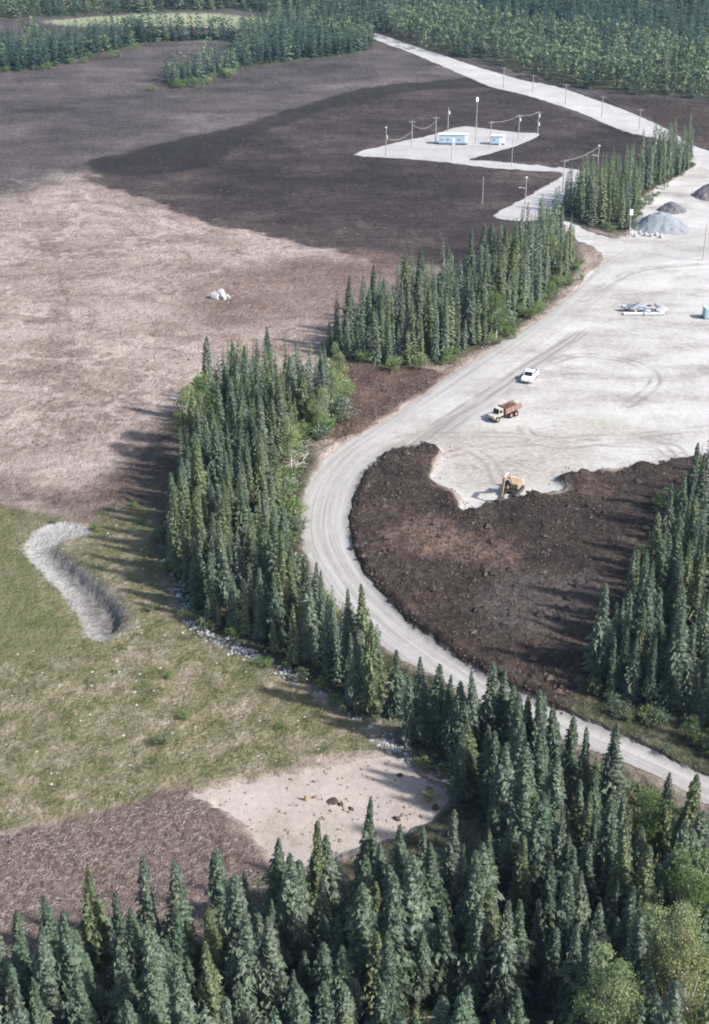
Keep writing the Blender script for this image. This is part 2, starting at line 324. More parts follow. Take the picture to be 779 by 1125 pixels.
    sandc = n.ramp(gmix, [(.36, (.225, .190, .162)), (.46, (.295, .254, .221)), (.54, (.33, .287, .253)), (.64, (.365, .321, .286))])
    col, fS = layer(col, sandc, 'sand', .5, 1.6)
    col, _ = layer(col, n.ramp(gmix, [(.38, (.24, .23, .215)), (.5, (.34, .325, .305)), (.62, (.42, .405, .38))]), 'stream', .35, .8)
    col, _ = layer(col, n.ramp(fine, [(.36, (.05, .047, .044)), (.62, (.14, .132, .122))]), 'bank', .8, 1.6, fine, .75)  # dark strip mostly paints the stream bank's own shade over its soil
    col, fY = layer(col, yardc2, 'yard', .35, .9)
    col, fR = layer(col, roadc, 'road', .25, .6)
    col, fT = layer(col, n.ramp(gmix, [(.38, (.30, .287, .275)), (.6, (.42, .407, .395))]), 'toproad', .5, .8)
    col, fPd = layer(col, n.ramp(gmix, [(.38, (.28, .268, .26)), (.6, (.375, .362, .352))]), 'pad', .4, .6)
    col = n.mix(n.math('MULTIPLY', n.rmap(micro, .3, .7), .35), col, n.mix(1.0, col, (.62, .60, .58), 'MULTIPLY'))
    n.put(n.b.inputs['Base Color'], col); n.b.inputs['Roughness'].default_value = .95
    g = n.math('MAXIMUM', n.math('MAXIMUM', n.math('MAXIMUM', fY, fS), fR), n.math('MAXIMUM', fT, fPd))
    hgt = n.math('MULTIPLY', n.math('ADD', n.math('MULTIPLY', n.noise(1.6, 6, .65), 1.0), n.math('ADD', n.math('MULTIPLY', n.noise(.45, 5, .6), 1.8), n.math('MULTIPLY', mid, .8))), n.math('SUBTRACT', 1.0, n.math('MULTIPLY', g, .88)))
    n.bump(hgt, 1.0, .75)
    return n.m
MAT_GROUND = ground_material()

# ------------------------------------------------------------------ mesh helpers
def link(o, parent=None):
    COL.objects.link(o)
    if parent is not None: o.parent = parent
    return o
def tag(o, label=None, cat=None, group=None, kind=None):
    for k, v in (('label', label), ('category', cat), ('group', group), ('kind', kind)):
        if v: o[k] = v
    return o
def tri_mesh(name, V, F, attrs=None, smooth=False):
    me = bpy.data.meshes.new(name); V = np.asarray(V, np.float32); F = np.asarray(F, np.int32); k = F.shape[1]
    me.vertices.add(len(V)); me.vertices.foreach_set('co', V.ravel())
    me.loops.add(F.size); me.loops.foreach_set('vertex_index', F.ravel())
    me.polygons.add(len(F)); me.polygons.foreach_set('loop_start', np.arange(0, F.size, k, dtype=np.int32))
    me.update(calc_edges=True)
    me.polygons.foreach_set('use_smooth', np.full(len(F), smooth))
    for an, d in (attrs or {}).items():
        me.attributes.new(an, 'FLOAT', 'POINT').data.foreach_set('value', np.asarray(d, np.float32))
    me.validate(); return me
def mesh_obj(name, me, m, parent=None):
    if not me.materials: me.materials.append(m)
    return link(bpy.data.objects.new(name, me), parent)
def empty(name, loc, rz=0.0):
    o = bpy.data.objects.new(name, None); o.empty_display_size = .5; o.location = loc; o.rotation_euler = (0, 0, rz)
    return link(o)

class MB:
    """collects shapes; build() links them as one mesh object"""
    def __init__(s): s.bm = bmesh.new()
    def box(s, c, size, rot=None, bevel=0.0, taper=(1, 1)):
        r = bmesh.ops.create_cube(s.bm, size=1.0); vs = r['verts']
        for v in vs:
            k = 1 if v.co.z < 0 else 0
            v.co = Vector((v.co.x * size[0] * (1 if k else taper[0]), v.co.y * size[1] * (1 if k else taper[1]), v.co.z * size[2]))
        M = Matrix.Translation(c) @ (rot.to_4x4() if rot else Matrix.Identity(4))
        bmesh.ops.transform(s.bm, matrix=M, verts=vs)
        if bevel:
            ed = list({e for v in vs for e in v.link_edges})
            bmesh.ops.bevel(s.bm, geom=ed, offset=bevel, segments=1, affect='EDGES')
        return s
    def tube(s, a, b, r0, r1=None, n=8):
        a, b = Vector(a), Vector(b); r1 = r0 if r1 is None else r1; d = b - a
        q = d.to_track_quat('Z', 'Y').to_matrix().to_4x4()
        bmesh.ops.create_cone(s.bm, cap_ends=True, segments=n, radius1=r0, radius2=max(r1, .001), depth=d.length,
                              matrix=Matrix.Translation((a + b) / 2) @ q)
        return s
    def path(s, pts, r, n=6):
        for a, b in zip(pts[:-1], pts[1:]): s.tube(a, b, r, r, n)
        return s
    def prism(s, prof, w, x0=None):
        """profile in (y,z) extruded along x, width w centred (or starting at x0)"""
        a = -w / 2 if x0 is None else x0
        v0 = [s.bm.verts.new((a, y, z)) for y, z in prof]; v1 = [s.bm.verts.new((a + w, y, z)) for y, z in prof]
        m = len(prof); s.bm.faces.new(v0); s.bm.faces.new(v1[::-1])
        for i in range(m): s.bm.faces.new((v0[i], v1[i], v1[(i + 1) % m], v0[(i + 1) % m]))
        bmesh.ops.recalc_face_normals(s.bm, faces=s.bm.faces); return s
    def build(s, name, m, parent=None, smooth=False):
        bmesh.ops.recalc_face_normals(s.bm, faces=s.bm.faces)
        me = bpy.data.meshes.new(name); s.bm.to_mesh(me); s.bm.free(); me.materials.append(m)
        if smooth: me.polygons.foreach_set('use_smooth', [True] * len(me.polygons))
        return link(bpy.data.objects.new(name, me), parent)

def rz(a): return Matrix.Rotation(a, 3, 'Z')
def rx(a): return Matrix.Rotation(a, 3, 'X')
def ry(a): return Matrix.Rotation(a, 3, 'Y')

# ------------------------------------------------------------------ the ground
def build_ground():
    STEP = 2.9
    xs = np.arange(-230, 1010, STEP); ys = np.arange(-62, 1560, STEP)
    nx, ny = len(xs), len(ys)
    gx, gy = np.meshgrid(xs, ys)
    a = (gx - PW / 2) / FPX; b = (gy - PH / 2) / FPX
    k = -CAMH / (-sT - b * cT)
    P = np.stack([a * k, (cT - b * sT) * k], -1).reshape(-1, 2)
    idx = np.arange(nx * ny).reshape(ny, nx)
    quads = np.stack([idx[:-1, :-1], idx[1:, :-1], idx[1:, 1:], idx[:-1, 1:]], -1).reshape(-1, 4)
    # skirt that carries the ground out to the horizon
    loop = np.concatenate([idx[0, :-1], idx[:-1, -1], idx[-1, :0:-1], idx[:0:-1, 0]])
    c = np.array([0.0, 500.0]); Q = P[loop] - c
    n0 = len(P); PO = [P]; rings = [loop]
    for f, rad in ((.03, None), (.2, None), (1.0, None)):
        L = np.linalg.norm(Q, axis=1, keepdims=True); tgt = Q / L * (L * (1 - f) + 5200 * f)
        PO.append(tgt + c); rings.append(np.arange(n0, n0 + len(loop))); n0 += len(loop)
    P = np.concatenate(PO)
    sk = []
    for r0, r1 in zip(rings[:-1], rings[1:]):
        sk.append(np.stack([r0, r1, np.roll(r1, -1), np.roll(r0, -1)], -1))
    sk = np.concatenate(sk)
    S = regions(P); Z = height(P, S)
    u, v = line_uv(P, CENTER, 14.0)
    trk = np.full(len(P), 14.0)
    for t in TRACKS: trk = np.minimum(trk, np.abs(line_uv(P, t, 14.0)[0]))
    ftr = np.full(len(P), 14.0)
    for t in FTRACKS: ftr = np.minimum(ftr, np.abs(line_uv(P, t, 14.0)[0]))
    V = np.column_stack([P, Z])
    A = {kk: vv for kk, vv in S.items()}; A.update(road_u=u, road_v=v, track=trk, field_track=ftr)
    order = [('gravel_pad', ('pad',)), ('gravel_road', ('road', 'toproad')), ('gravel_yard', ('yard',)), ('sandy_stream_bed', ('stream',)), ('sand_patch', ('sand',)),
             ('forest_floor', ('wood',)), ('brush_strewn_soil', ('brush',)), ('peat_heap_ground', ('peat', 'peat2')), ('brown_soil', ('brown',)), ('meadow', ('meadow', 'pale')), ('dark_peat_field', ('dark',))]
    owner = np.full(len(quads), len(order)); 
    for i in range(len(order) - 1, -1, -1):
        s = np.maximum.reduce([S[q] for q in order[i][1]])
        owner[s[quads].mean(1) > 0] = i
    allq = np.concatenate([quads, sk]); owner = np.concatenate([owner, np.full(len(sk), len(order) + 1)])
    names = [q[0] for q in order] + ['cleared_field', 'ground']
    for i, nm in enumerate(names):
        f = allq[owner == i]
        if not len(f): continue
        f = f[:, ::-1] if nm == 'ground' else f
        uq, inv = np.unique(f, return_inverse=True)
        me = tri_mesh(nm, V[uq], inv.reshape(f.shape), {kk: vv[uq] for kk, vv in A.items()}, True)
        o = mesh_obj(nm, me, MAT_GROUND); tag(o, kind='structure')
build_ground()
def gz(x, y): return float(height(np.array([[x, y]], float))[0])
def at(px, py, dz=0.0):
    p = G(px, py); z = gz(*p); p = G(px, py, z); return Vector((p[0], p[1], gz(*p) + dz))

# ------------------------------------------------------------------ foliage materials
def foliage(name, lo, hi, trans=.25):
    n = NT(name)
    oi = n.new('ShaderNodeObjectInfo').outputs['Random']
    f = n.math('ADD', n.math('MULTIPLY', n.attr('tint'), .75), n.math('MULTIPLY', oi, .25))
    c = n.ramp(f, [(.1, lo), (.9, hi)])
    c = n.mix(n.math('MULTIPLY', n.noise(3.0, 2), .5), c, n.mix(1.0, c, (.7, .74, .74), 'MULTIPLY'))
    n.put(n.b.inputs['Base Color'], c); n.b.inputs['Roughness'].default_value = .65
    tr = n.new('ShaderNodeBsdfTranslucent'); n.put(tr.inputs[0], c)
    mx = n.new('ShaderNodeMixShader'); mx.inputs[0].default_value = trans
    n.t.links.new(n.b.outputs[0], mx.inputs[1]); n.t.links.new(tr.outputs[0], mx.inputs[2])
    n.t.links.new(mx.outputs[0], n.t.nodes['Material Output'].inputs['Surface'])
    return n.m
M_SPR = [foliage('spruce_dark', (.092, .132, .090), (.190, .245, .162), .4),
         foliage('spruce_grey', (.124, .160, .116), (.238, .284, .202), .4),
         foliage('spruce_warm', (.120, .152, .080), (.235, .272, .145), .4)]
M_BLKSPR_SHADE = foliage('black_spruce_shade', (.030, .056, .046), (.064, .100, .076), .25)  # black spruce tone; also carries the far hill's cloud shade in its colour
M_DEAD = foliage('dead_twigs', (.12, .115, .10), (.20, .19, .17), .05)
M_LEAF = foliage('leaf_bright', (.12, .185, .065), (.21, .28, .105), .4)
M_LEAFP = foliage('leaf_pale', (.19, .25, .115), (.30, .35, .175), .4)
M_LEAFY = foliage('leaf_yellow', (.20, .225, .095), (.31, .32, .16), .4)
M_FARLEAF = foliage('leaf_far', (.088, .130, .072), (.175, .225, .125), .3)
M_GRASS = foliage('grass_blades', (.14, .150, .078), (.34, .31, .20), .4)
M_BARK = mat('bark', (.10, .08, .065), .95, .4, 3)
M_BIRCH = mat('birch_bark', (.45, .43, .40), .85, .35, 2)
M_WOOD = mat('weathered_wood', (.30, .25, .21), .9, .45, .7)
M_ROCK = mat('pale_rock', (.28, .29, .285), .9, .45, 1.2, bump=.05)

# ------------------------------------------------------------------ spruce shapes (unit height)
def spruce(seed, nb, ns, slim=.105, lowest=.05, sparse=0.0, wide=1.0, flat=False):
    r = np.random.default_rng(seed); V, F, T = [], [], []
    def add(vs, fs, t):
        o = len(V); V.extend(vs); F.extend([tuple(i + o for i in f) for f in fs]); T.extend([t] * len(vs))
    lean = r.normal(0, .0012, 2); skip = r.uniform(0, 6.28); expo = r.uniform(.5, .9); b1, b2 = r.uniform(5, 11), r.uniform(14, 24)
    for i in range(nb):
        t = ((i + r.uniform(0, 1)) / nb) ** 1.25
        z = lowest + (1 - lowest) * t
        ang = i * 2.399963 + r.uniform(-.5, .5)
        rad = slim * (1 - t) ** expo * (1 + .16 * math.sin(b1 * t + skip) + .10 * math.sin(b2 * t)) * (.62 + .38 * min(1, t / .18 + .35)) * r.uniform(.68, 1.18) + .006
        rad *= 1 + .18 * math.sin(3 * ang + skip + 9 * t)
        if r.uniform() < sparse: continue
        ca, sa = math.cos(ang), math.sin(ang)
        droop = rad * r.uniform(.25, .75)
        ax = np.array([lean[0] * z * 6, lean[1] * z * 6, 0])
        root = np.array([ca * .004, sa * .004, z]) + ax
        tip = np.array([ca * rad, sa * rad, z - droop + rad * .25]) + ax
        side = np.array([-sa, ca, 0]); w = min(rad * .34 + .006, .026) * r.uniform(.7, 1.2) * wide
        mid = root * .45 + tip * .55; mid[2] += rad * .12
        d = np.array([0, 0, -w * r.uniform(.5, 1.0)]); tint = float(np.clip(r.normal(.5, .2), 0, 1))
        if flat: add([root, mid + side * w + d, tip, mid - side * w + d], [(0, 1, 2), (0, 2, 3)], tint); continue
        add([root, mid + side * w + d, tip, mid - side * w + d, mid], [(0, 1, 4), (1, 2, 4), (2, 3, 4), (3, 0, 4)], tint)
        for k in range(ns):
            f = r.uniform(.25, .95); p = root * (1 - f) + tip * f
            s = side * (1 if k % 2 else -1)
            q = p + s * w * r.uniform(.7, 1.7) + np.array([ca, sa, 0]) * rad * r.uniform(0, .3) + np.array([0, 0, -w * r.uniform(.3, 1.5)])
            e = np.array([ca, sa, 0]) * rad * .13 + np.array([0, 0, .006])
            add([p - e, p + e, q], [(0, 1, 2)], float(np.clip(tint + r.normal(0, .12), 0, 1)))
    for k in range(5):
        a = k * 1.256; b = .006
        add([np.array([math.cos(a) * b, math.sin(a) * b, .955]), np.array([math.cos(a + 1.2) * b, math.sin(a + 1.2) * b, .955]), np.array([lean[0] * 6, lean[1] * 6, 1.0])], [(0, 1, 2)], .5)
    return np.array(V, np.float32), np.array(F, np.int32), np.array(T, np.float32)
def trunk_shape(n=7, r0=.012):
    V, F = [], []
    for j, z in enumerate((-.03, .02, .45, .86)):
        rr = r0 * (1.25, 1.0, .6, .08)[j]
        for i in range(n): V.append((rr * math.cos(6.283 * i / n), rr * math.sin(6.283 * i / n), z))
    for j in range(3):
        for i in range(n):
            a, b = j * n + i, j * n + (i + 1) % n
            F += [(a, b, b + n), (a, b + n, a + n)]
    return np.array(V, np.float32), np.array(F, np.int32)

def leafy(seed, n_clump, n_leaf, shape=(.32, .32, .42), zc=.6, leaf=.028, limbs=7, lobe=False):
    """unit-height broadleaf: crown arrays and limb arrays"""
    r = np.random.default_rng(seed); V, F, T = [], [], []; LV, LF = [], []
    def limb(a, b, r0, r1, n=5):
        a, b = np.array(a, float), np.array(b, float); d = b - a; d /= np.linalg.norm(d)
        s = np.cross(d, [.3, .9, .1]); s /= np.linalg.norm(s); t = np.cross(d, s); o = len(LV)
        for p, rr in ((a, r0), (b, r1)):
            for i in range(n): LV.append(p + rr * (math.cos(6.283 * i / n) * s + math.sin(6.283 * i / n) * t))
        for i in range(n):
            j = (i + 1) % n; LF.extend([(o + i, o + j, o + n + j), (o + i, o + n + j, o + n + i)])
    top = np.array([r.normal(0, .02), r.normal(0, .02), .8])
    limb((0, 0, -.03), (0, 0, .3), .02, .015); limb((0, 0, .3), top, .015, .004)
    for c in range(n_clump):
        d = r.normal(0, 1, 3); d /= np.linalg.norm(d); q = r.uniform(.25, 1.0) ** .5
        cen = np.array([0, 0, zc]) + d * q * np.array(shape) * (1 + .25 * math.sin(3 * math.atan2(d[1], d[0]) + seed))
        cen[2] = max(cen[2], .1)
        if c < limbs:
            z0 = r.uniform(.25, .6); limb((0, 0, z0), cen, .008, .002, 4)
        tint = float(np.clip(r.normal(.5, .22), 0, 1)); cr = r.uniform(.05, .10) * (shape[0] / .32)
        if lobe:
            cr = r.uniform(.07, .125); dv = r.normal(0, 1, (n_leaf, 3)) + np.array([0, 0, .45]) + (cen - np.array([0, 0, zc])) * 2.0
            dv /= np.linalg.norm(dv, axis=1, keepdims=True); p = cen + dv * cr * r.uniform(.6, 1.12, (n_leaf, 1)) * (1 + .25 * np.sin(dv[:, :1] * 7 + c) * np.sin(dv[:, 1:2] * 6)) * np.array([1, 1, .8])
        else: p = cen + r.normal(0, 1, (n_leaf, 3)) * cr * np.array([1, 1, .75])
        a = r.normal(0, 1, (n_leaf, 3)); a /= np.linalg.norm(a, axis=1, keepdims=True); b = np.cross(a, r.normal(0, 1, (n_leaf, 3))); b /= np.linalg.norm(b, axis=1, keepdims=True)
        L = leaf * r.uniform(.6, 1.3, (n_leaf, 1)); o = 4 * n_leaf * c + 4 * np.arange(n_leaf)[:, None]
        V.append(np.stack([p - a * L, p + b * L * .6, p + a * L, p - b * L * .6], 1).reshape(-1, 3)); F.append(o + np.array([0, 1, 2])); F.append(o + np.array([0, 2, 3]))
        T.append(np.repeat(np.clip(tint + r.normal(0, .12, n_leaf), 0, 1), 4))
    V, F, T = np.concatenate(V), np.concatenate(F), np.concatenate(T)
    return (np.array(V, np.float32), np.array(F, np.int32), np.array(T, np.float32)), (np.array(LV, np.float32), np.array(LF, np.int32))

class Joined:
    def __init__(s): s.V, s.F, s.T, s.n = [], [], [], 0
    def add(s, V, F, T=None, pos=(0, 0, 0), sc=(1, 1, 1), rot=0.0, tint=0.0, spread=1.0):
        c, q = math.cos(rot), math.sin(rot); W = V * np.asarray(sc, np.float32)
        W = np.column_stack([W[:, 0] * c - W[:, 1] * q, W[:, 0] * q + W[:, 1] * c, W[:, 2]]) + np.asarray(pos, np.float32)
        s.V.append(W); s.F.append(F + s.n); s.n += len(V)
        s.T.append(np.clip((T if T is not None else np.full(len(V), .5)) * spread + tint, 0, 1))
    def build(s, name, m, parent=None, smooth=False):
        me = tri_mesh(name, np.concatenate(s.V), np.concatenate(s.F), {'tint': np.concatenate(s.T)}, smooth)
        return mesh_obj(name, me, m, parent)

SLIM = (.115, .10, .13, .11, .092, .122, .105, .135, .085, .125, .098, .14)
HI = [spruce(100 + i, 400, 5, wide=.85, slim=SLIM[i], lowest=(.03, .06, .02, .08, .05, .03, .1, .02, .14, .04, .2, .05)[i]) for i in range(12)]
HID = [spruce(140 + i, 150, 2, slim=.075, lowest=.1, sparse=.35) for i in range(2)]
MID = [spruce(200 + i, 110, 2, slim=(.105, .095, .118, .088, .112)[i], lowest=.04, wide=1.25) for i in range(5)]
LOW = [spruce(300 + i, 32, 0,  slim=(.115, .10, .125, .13)[i], lowest=.03, wide=2.7, flat=True) for i in range(4)]
TRUNK = trunk_shape(); TRUNK_LO = trunk_shape(4)

# ------------------------------------------------------------------ scatter the trees
def scatter(poly, spacing, seed, tries=30):
    r = np.random.default_rng(seed); lo, hi = poly.min(0), poly.max(0); cell = spacing
    n = int((hi[0] - lo[0]) * (hi[1] - lo[1]) / spacing ** 2 * tries * .25)
    C = r.uniform(lo, hi, (n, 2)); C = C[sdf(C, poly, 50) > 0]
    grid, out = {}, []
    for p in C:
        i, j = int(p[0] // cell), int(p[1] // cell); ok = True
        for di in (-1, 0, 1):
            for dj in (-1, 0, 1):
                for q in grid.get((i + di, j + dj), ()):
                    if (p[0] - q[0]) ** 2 + (p[1] - q[1]) ** 2 < spacing ** 2: ok = False; break
        if ok: grid.setdefault((i, j), []).append(p); out.append(p)
    return np.array(out)

GAP = world_poly([(362, 1062), (412, 1052), (440, 1120), (440, 1200), (330, 1200)])
TREES = []            # (xy, z, height, zone)
for zone, sp, hm, hs in (('front', 2.35, 12.6, 3.0), ('bend', 2.05, 12.4, 3.0), ('strip', 2.15, 12.8, 3.0), ('yardend', 2.5, 13.2, 2.4), ('east', 2.1, 12.8, 2.7)):
    pts = scatter(WWOOD[zone], sp, 5 + len(zone)); S = regions(pts); z = height(pts, S)
    dens = fbm(pts[:, 0] / 14, pts[:, 1] / 14, 90, 3); edge = sdf(pts, WWOOD[zone], 6)
    for p, zz, dn, e in zip(pts, z, dens, edge):
        if dn < -.26: continue
        h = float(np.clip(rng.normal(hm, hs), 6.0, 18.5)) * (.78 + .22 * min(1, max(e, 0) / 3.0))
        if rng.uniform() < .12: h *= .62
        TREES.append((p, float(zz), h, zone))
HERO = [(50,985,12.5),(12,1002,12),(98,952,14),(155,937,14.5),(128,975,12),(195,945,14),(237,933,15.5),(268,955,12.5),(300,918,14),(322,944,12.5),(345,903,14.5),(364,916,12),(400,878,14.5),(440,905,12.5),(472,930,11),(420,925,11),
        (408,678,15.5),(390,686,13.5),(436,714,10.5),(450,742,10.5),(465,722,13),(480,730,12.5),(492,742,11.5),(503,748,11.5),(524,735,13.5),(542,727,14.5),(552,735,13.5),(566,752,12),(583,766,12),(593,760,13),(612,775,11),(629,786,12),(647,800,12),(678,797,13.5),(557,817,12),(520,790,11.5),(508,800,11),(545,800,12)]
HXY = np.array([G(a, b, h + .2) for a, b, h in HERO]); HZ = height(HXY)
TREES = [t for t in TREES if np.hypot(*(HXY - t[0]).T).min() > 1.7]
TREES += [(p, float(z), h, 'bend' if a < 415 and b < 700 else 'front') for p, z, (a, b, h) in zip(HXY, HZ, HERO)]
FAR = []
for zone, sp, hm in (('farwest', 3.4, 13.5), ('farmid', 3.5, 13.5), ('clump', 3.3, 12.0), ('farback', 5.4, 14.5)):
    pts = scatter(WWOOD[zone], sp, 41 + len(zone), 16); z = height(pts)
    for p, zz in zip(pts, z): FAR.append((p, float(zz), float(np.clip(rng.normal(hm, 1.8), 7, 19)), zone))

# broadleaf trees that stand out, (pixel of base, top row, width factor, kind)
LEAFY = [((207, 505), 425, .8, 1), ((222, 490), 408, .7, 0), ((365, 452), 398, .75, 1), ((371, 430), 380, .7, 1), ((350, 478), 425, .75, 1), ((320, 522), 455, .7, 1), ((603, 300), 255, .7, 1), ((545, 372), 318, .7, 0), ((752, 1062), 938, .8, 0), ((722, 1122), 985, .85, 1), ((742, 1180), 1030, .72, 2), ((655, 1195), 1052, .8, 1), ((702, 955), 855, .7, 0)]
LXY = [G(*q[0]) for q in LEAFY]
TREES = [t for t in TREES if all(np.hypot(*(t[0] - q)) > 2.6 for q in LXY)]

T3 = np.array([[t[0][0], t[0][1], t[1]] for t in TREES]); Hh = np.array([t[2] for t in TREES])
bx, by = pix(T3); tx, ty = pix(T3 + np.column_stack([0 * Hh, 0 * Hh, Hh]))
inview = (tx > 2) & (tx < PW - 2) & (ty < PH - 22)
size = np.where(inview, by - ty, -1)
chosen = set(np.argsort(-size)[:300].tolist())

BAND = {}
for zone in set(t[3] for t in TREES):
    ids = [k for k, t in enumerate(TREES) if t[3] == zone and k in chosen]
    for k in ids:
        row = [q for q in ids if abs(by[q] - by[k]) < 30]; row.sort(key=lambda q: tx[q]); f = row.index(k) / max(len(row) - 1, 1)
        BAND[k] = f
def zone_phrase(i):
    x, y, z = tx[i], ty[i], TREES[i][3]
    if z == 'front':
        if x < 70: return 'at the bottom left edge'
        if x < 140: return 'in the bottom left corner'
        if x < 215: return 'below brush-strewn soil, left part'
        if x < 280: return 'below brush-strewn soil, right part'
        if x < 340: return 'below the sand patch, left end'
        if x < 410: return 'below the sand patch, middle'
        if x < 470 and y < 830: return 'between sand patch and road bend'
        if y < 800: return 'on the lower road verge by the bend' if x < 500 else ('on the lower road verge, middle' if x < 570 else 'on the lower road verge, right part')
        if y < 870: return 'behind the lower road verge' if x < 620 else 'on the road verge, right edge'
        if x < 560: return 'right of the sand patch' if y < 940 else ('at the bottom middle' if x < 490 else 'at the bottom, right of the middle')
        if y < 930: return 'halfway from road to birches'
        return 'just left of the birches' if x < 680 else 'among the bottom right birches'
    side = 'left side' if BAND[i] < .3 else ('right side' if BAND[i] > .7 else 'middle')
    if z == 'bend':
        k = 'near tip' if y > 640 else ('near half' if y > 560 else ('waist' if y > 480 else ('far half' if y > 410 else 'far end')))
        return f'in the {k} of the bend wood, {side}'
    if z == 'east': return f'in the right wood, {side}, ' + ('front row' if by[i] > 745 else ('second rows' if by[i] > 690 else 'far part'))
    return f'in the wood strip, {side}'
GROUPS = {'front': 'spruces of the front wood', 'bend': 'spruces of the wood inside the road bend', 'east': 'spruces of the wood on the right edge'}

crown_me = {}
def crown_mesh(v, m):
    if (v, m) not in crown_me:
        V, F, T = HI[v]; me = tri_mesh('crown', V, F, {'tint': T}); me.materials.append(M_SPR[m]); crown_me[(v, m)] = me
    return crown_me[(v, m)]
trunk_me = tri_mesh('trunk', TRUNK[0], TRUNK[1], None, True); trunk_me.materials.append(M_BARK)
wood_mid = [Joined(), Joined(), Joined()]; trunks_mid = Joined()
SPR_OBJ = []; HUE = ('dark green', 'grey-green', 'warm green')
for i, (p, z, h, zone) in enumerate(TREES):
    hue = int(rng.choice(3, p=(.5, .33, .17) if zone in ('front', 'east') else (.34, .38, .28))); rot = rng.uniform(0, 6.28)
    wid = h * rng.uniform(.8, 1.15) * (1.0 if h > 9 else 1.25) * (1.2 if zone == 'front' else .94)
    if i in chosen:
        v = int(rng.integers(0, 12)); slim = wid / h * SLIM[v] < .118
        o = empty('spruce_tree', (p[0], p[1], z), rot); o.rotation_euler = (rng.normal(0, .025), rng.normal(0, .025), rot); o.scale = (wid, wid, h)
        mesh_obj('crown', crown_mesh(v, hue), None, o); mesh_obj('trunk', trunk_me, None, o); SPR_OBJ.append((i, o))
        sz = 'very tall' if h > 15.6 else ('tall' if h > 13.6 else ('short' if h < 10 else 'middling'))
        tag(o, f"{sz} {'slim ' if slim else ''}{HUE[hue]} spruce {zone_phrase(i)}", 'tree', GROUPS.get(zone, 'spruces of the wood strip'))
    else:
        near = inview[i] and by[i] > 760
        V, F, T = HI[int(rng.integers(0, 12))] if near else MID[int(rng.integers(0, 5))]
        wood_mid[hue].add(V, F, T, (p[0], p[1], z), (wid, wid, h), rot, rng.normal(0, .1))
        trunks_mid.add(TRUNK_LO[0], TRUNK_LO[1], None, (p[0], p[1], z), (wid, wid, h))
so = empty('spruce_wood', (0, 0, 0)); tag(so, 'dense dark spruce woods along the road and yard behind the front trees', 'wood', kind='stuff')
for j, nm in enumerate(('crowns_dark', 'crowns_grey', 'crowns_warm')):
    o = wood_mid[j].build('crown_mass', M_SPR[j], so); tag(o, kind='stuff')
tag(trunks_mid.build('trunk_mass', M_BARK, so), kind='stuff')

# far woods: spruce and broadleaf crowns too many to count
BL = [leafy(400 + i, 9, 9, shape=(.27, .27, .40), zc=.55, leaf=.06, limbs=0)[0] for i in range(3)]
fw = [Joined(), Joined(), Joined()]; fl = Joined()
for p, z, h, zone in FAR:
    px, py = pix(np.array([p[0], p[1], z])); rot = rng.uniform(0, 6.28)
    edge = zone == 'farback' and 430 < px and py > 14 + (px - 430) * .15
    hill = zone == 'farback' and py <= 14 + (px - 430) * .15  # hill trees use only the dark crowns that stand in for cloud shade
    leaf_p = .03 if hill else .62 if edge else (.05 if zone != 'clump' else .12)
    if not hill and fbm(np.array([p[0] / 40]), np.array([p[1] / 40]), 95, 2)[0] > .12: leaf_p += .3
    if zone == 'farback': h *= .8 + .5 * float(vnoise(np.array([p[0] / 55]), np.array([p[1] / 55]), 7)[0])
    if rng.uniform() < leaf_p:
        V, F, T = BL[int(rng.integers(0, 3))]; k = h * rng.uniform(.65, 1.1)
        fl.add(V, F, T, (p[0], p[1], z), (k, k, k), rot, rng.normal(0, .15))
    else:
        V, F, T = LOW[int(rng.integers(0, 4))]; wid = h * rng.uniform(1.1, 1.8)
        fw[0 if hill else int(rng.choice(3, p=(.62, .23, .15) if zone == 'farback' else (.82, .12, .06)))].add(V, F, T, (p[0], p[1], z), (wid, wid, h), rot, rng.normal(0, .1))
fo = empty('distant_wood', (0, 0, 0)); tag(fo, 'distant mixed spruce and birch woods closing the far side of the cleared land', 'wood', kind='stuff')
for j in range(3): tag(fw[j].build('crown_mass', (M_BLKSPR_SHADE, M_SPR[0], M_SPR[2])[j], fo), kind='stuff')
tag(fl.build('leafy_crown_mass', M_FARLEAF, fo), kind='stuff')

# standout broadleaf trees
LLAB = ['yellowish green birch on the field side of the bend wood', 'smaller green birch behind the yellowish one on the field side', 'pale aspen on the road side of the far bend wood', 'slim pale aspen at the far road-side corner of the bend wood', 'pale aspen where the bend wood nears the road', 'pale aspen beside the road bend verge', 'light green aspen at the far end of the wood strip', 'bright green birch inside the wood strip', 'bright green rounded birch beside the right edge of the front wood', 'broad pale green birch in the bottom right corner above the yellowing one',
        'yellowing birch low in the bottom right corner', 'pale leafy birch with visible limbs at the bottom edge', 'light green birch among spruces just below the road']
for (b, top, wf, kind), lab, k in zip(LEAFY, LLAB, range(13)):
    p = at(*b); h = top_z(np.array([p.x, p.y]), top) - p.z
    (V, F, T), (LV, LF) = leafy(500 + k, 30, 420 if k > 7 else 160, shape=(.20, .20, .34), zc=.60, leaf=.0085 if k > 7 else .014, limbs=24, lobe=True)
    o = empty('birch_tree', p, k); o.scale = (h * wf, h * wf, h)
    mesh_obj('crown', tri_mesh('crown', V, F, {'tint': T}), (M_LEAF, M_LEAFP, M_LEAFY)[kind], o)
    mesh_obj('trunk', tri_mesh('trunk', LV, LF, None, True), M_BIRCH, o); tag(o, lab, 'tree', 'birches and aspens')

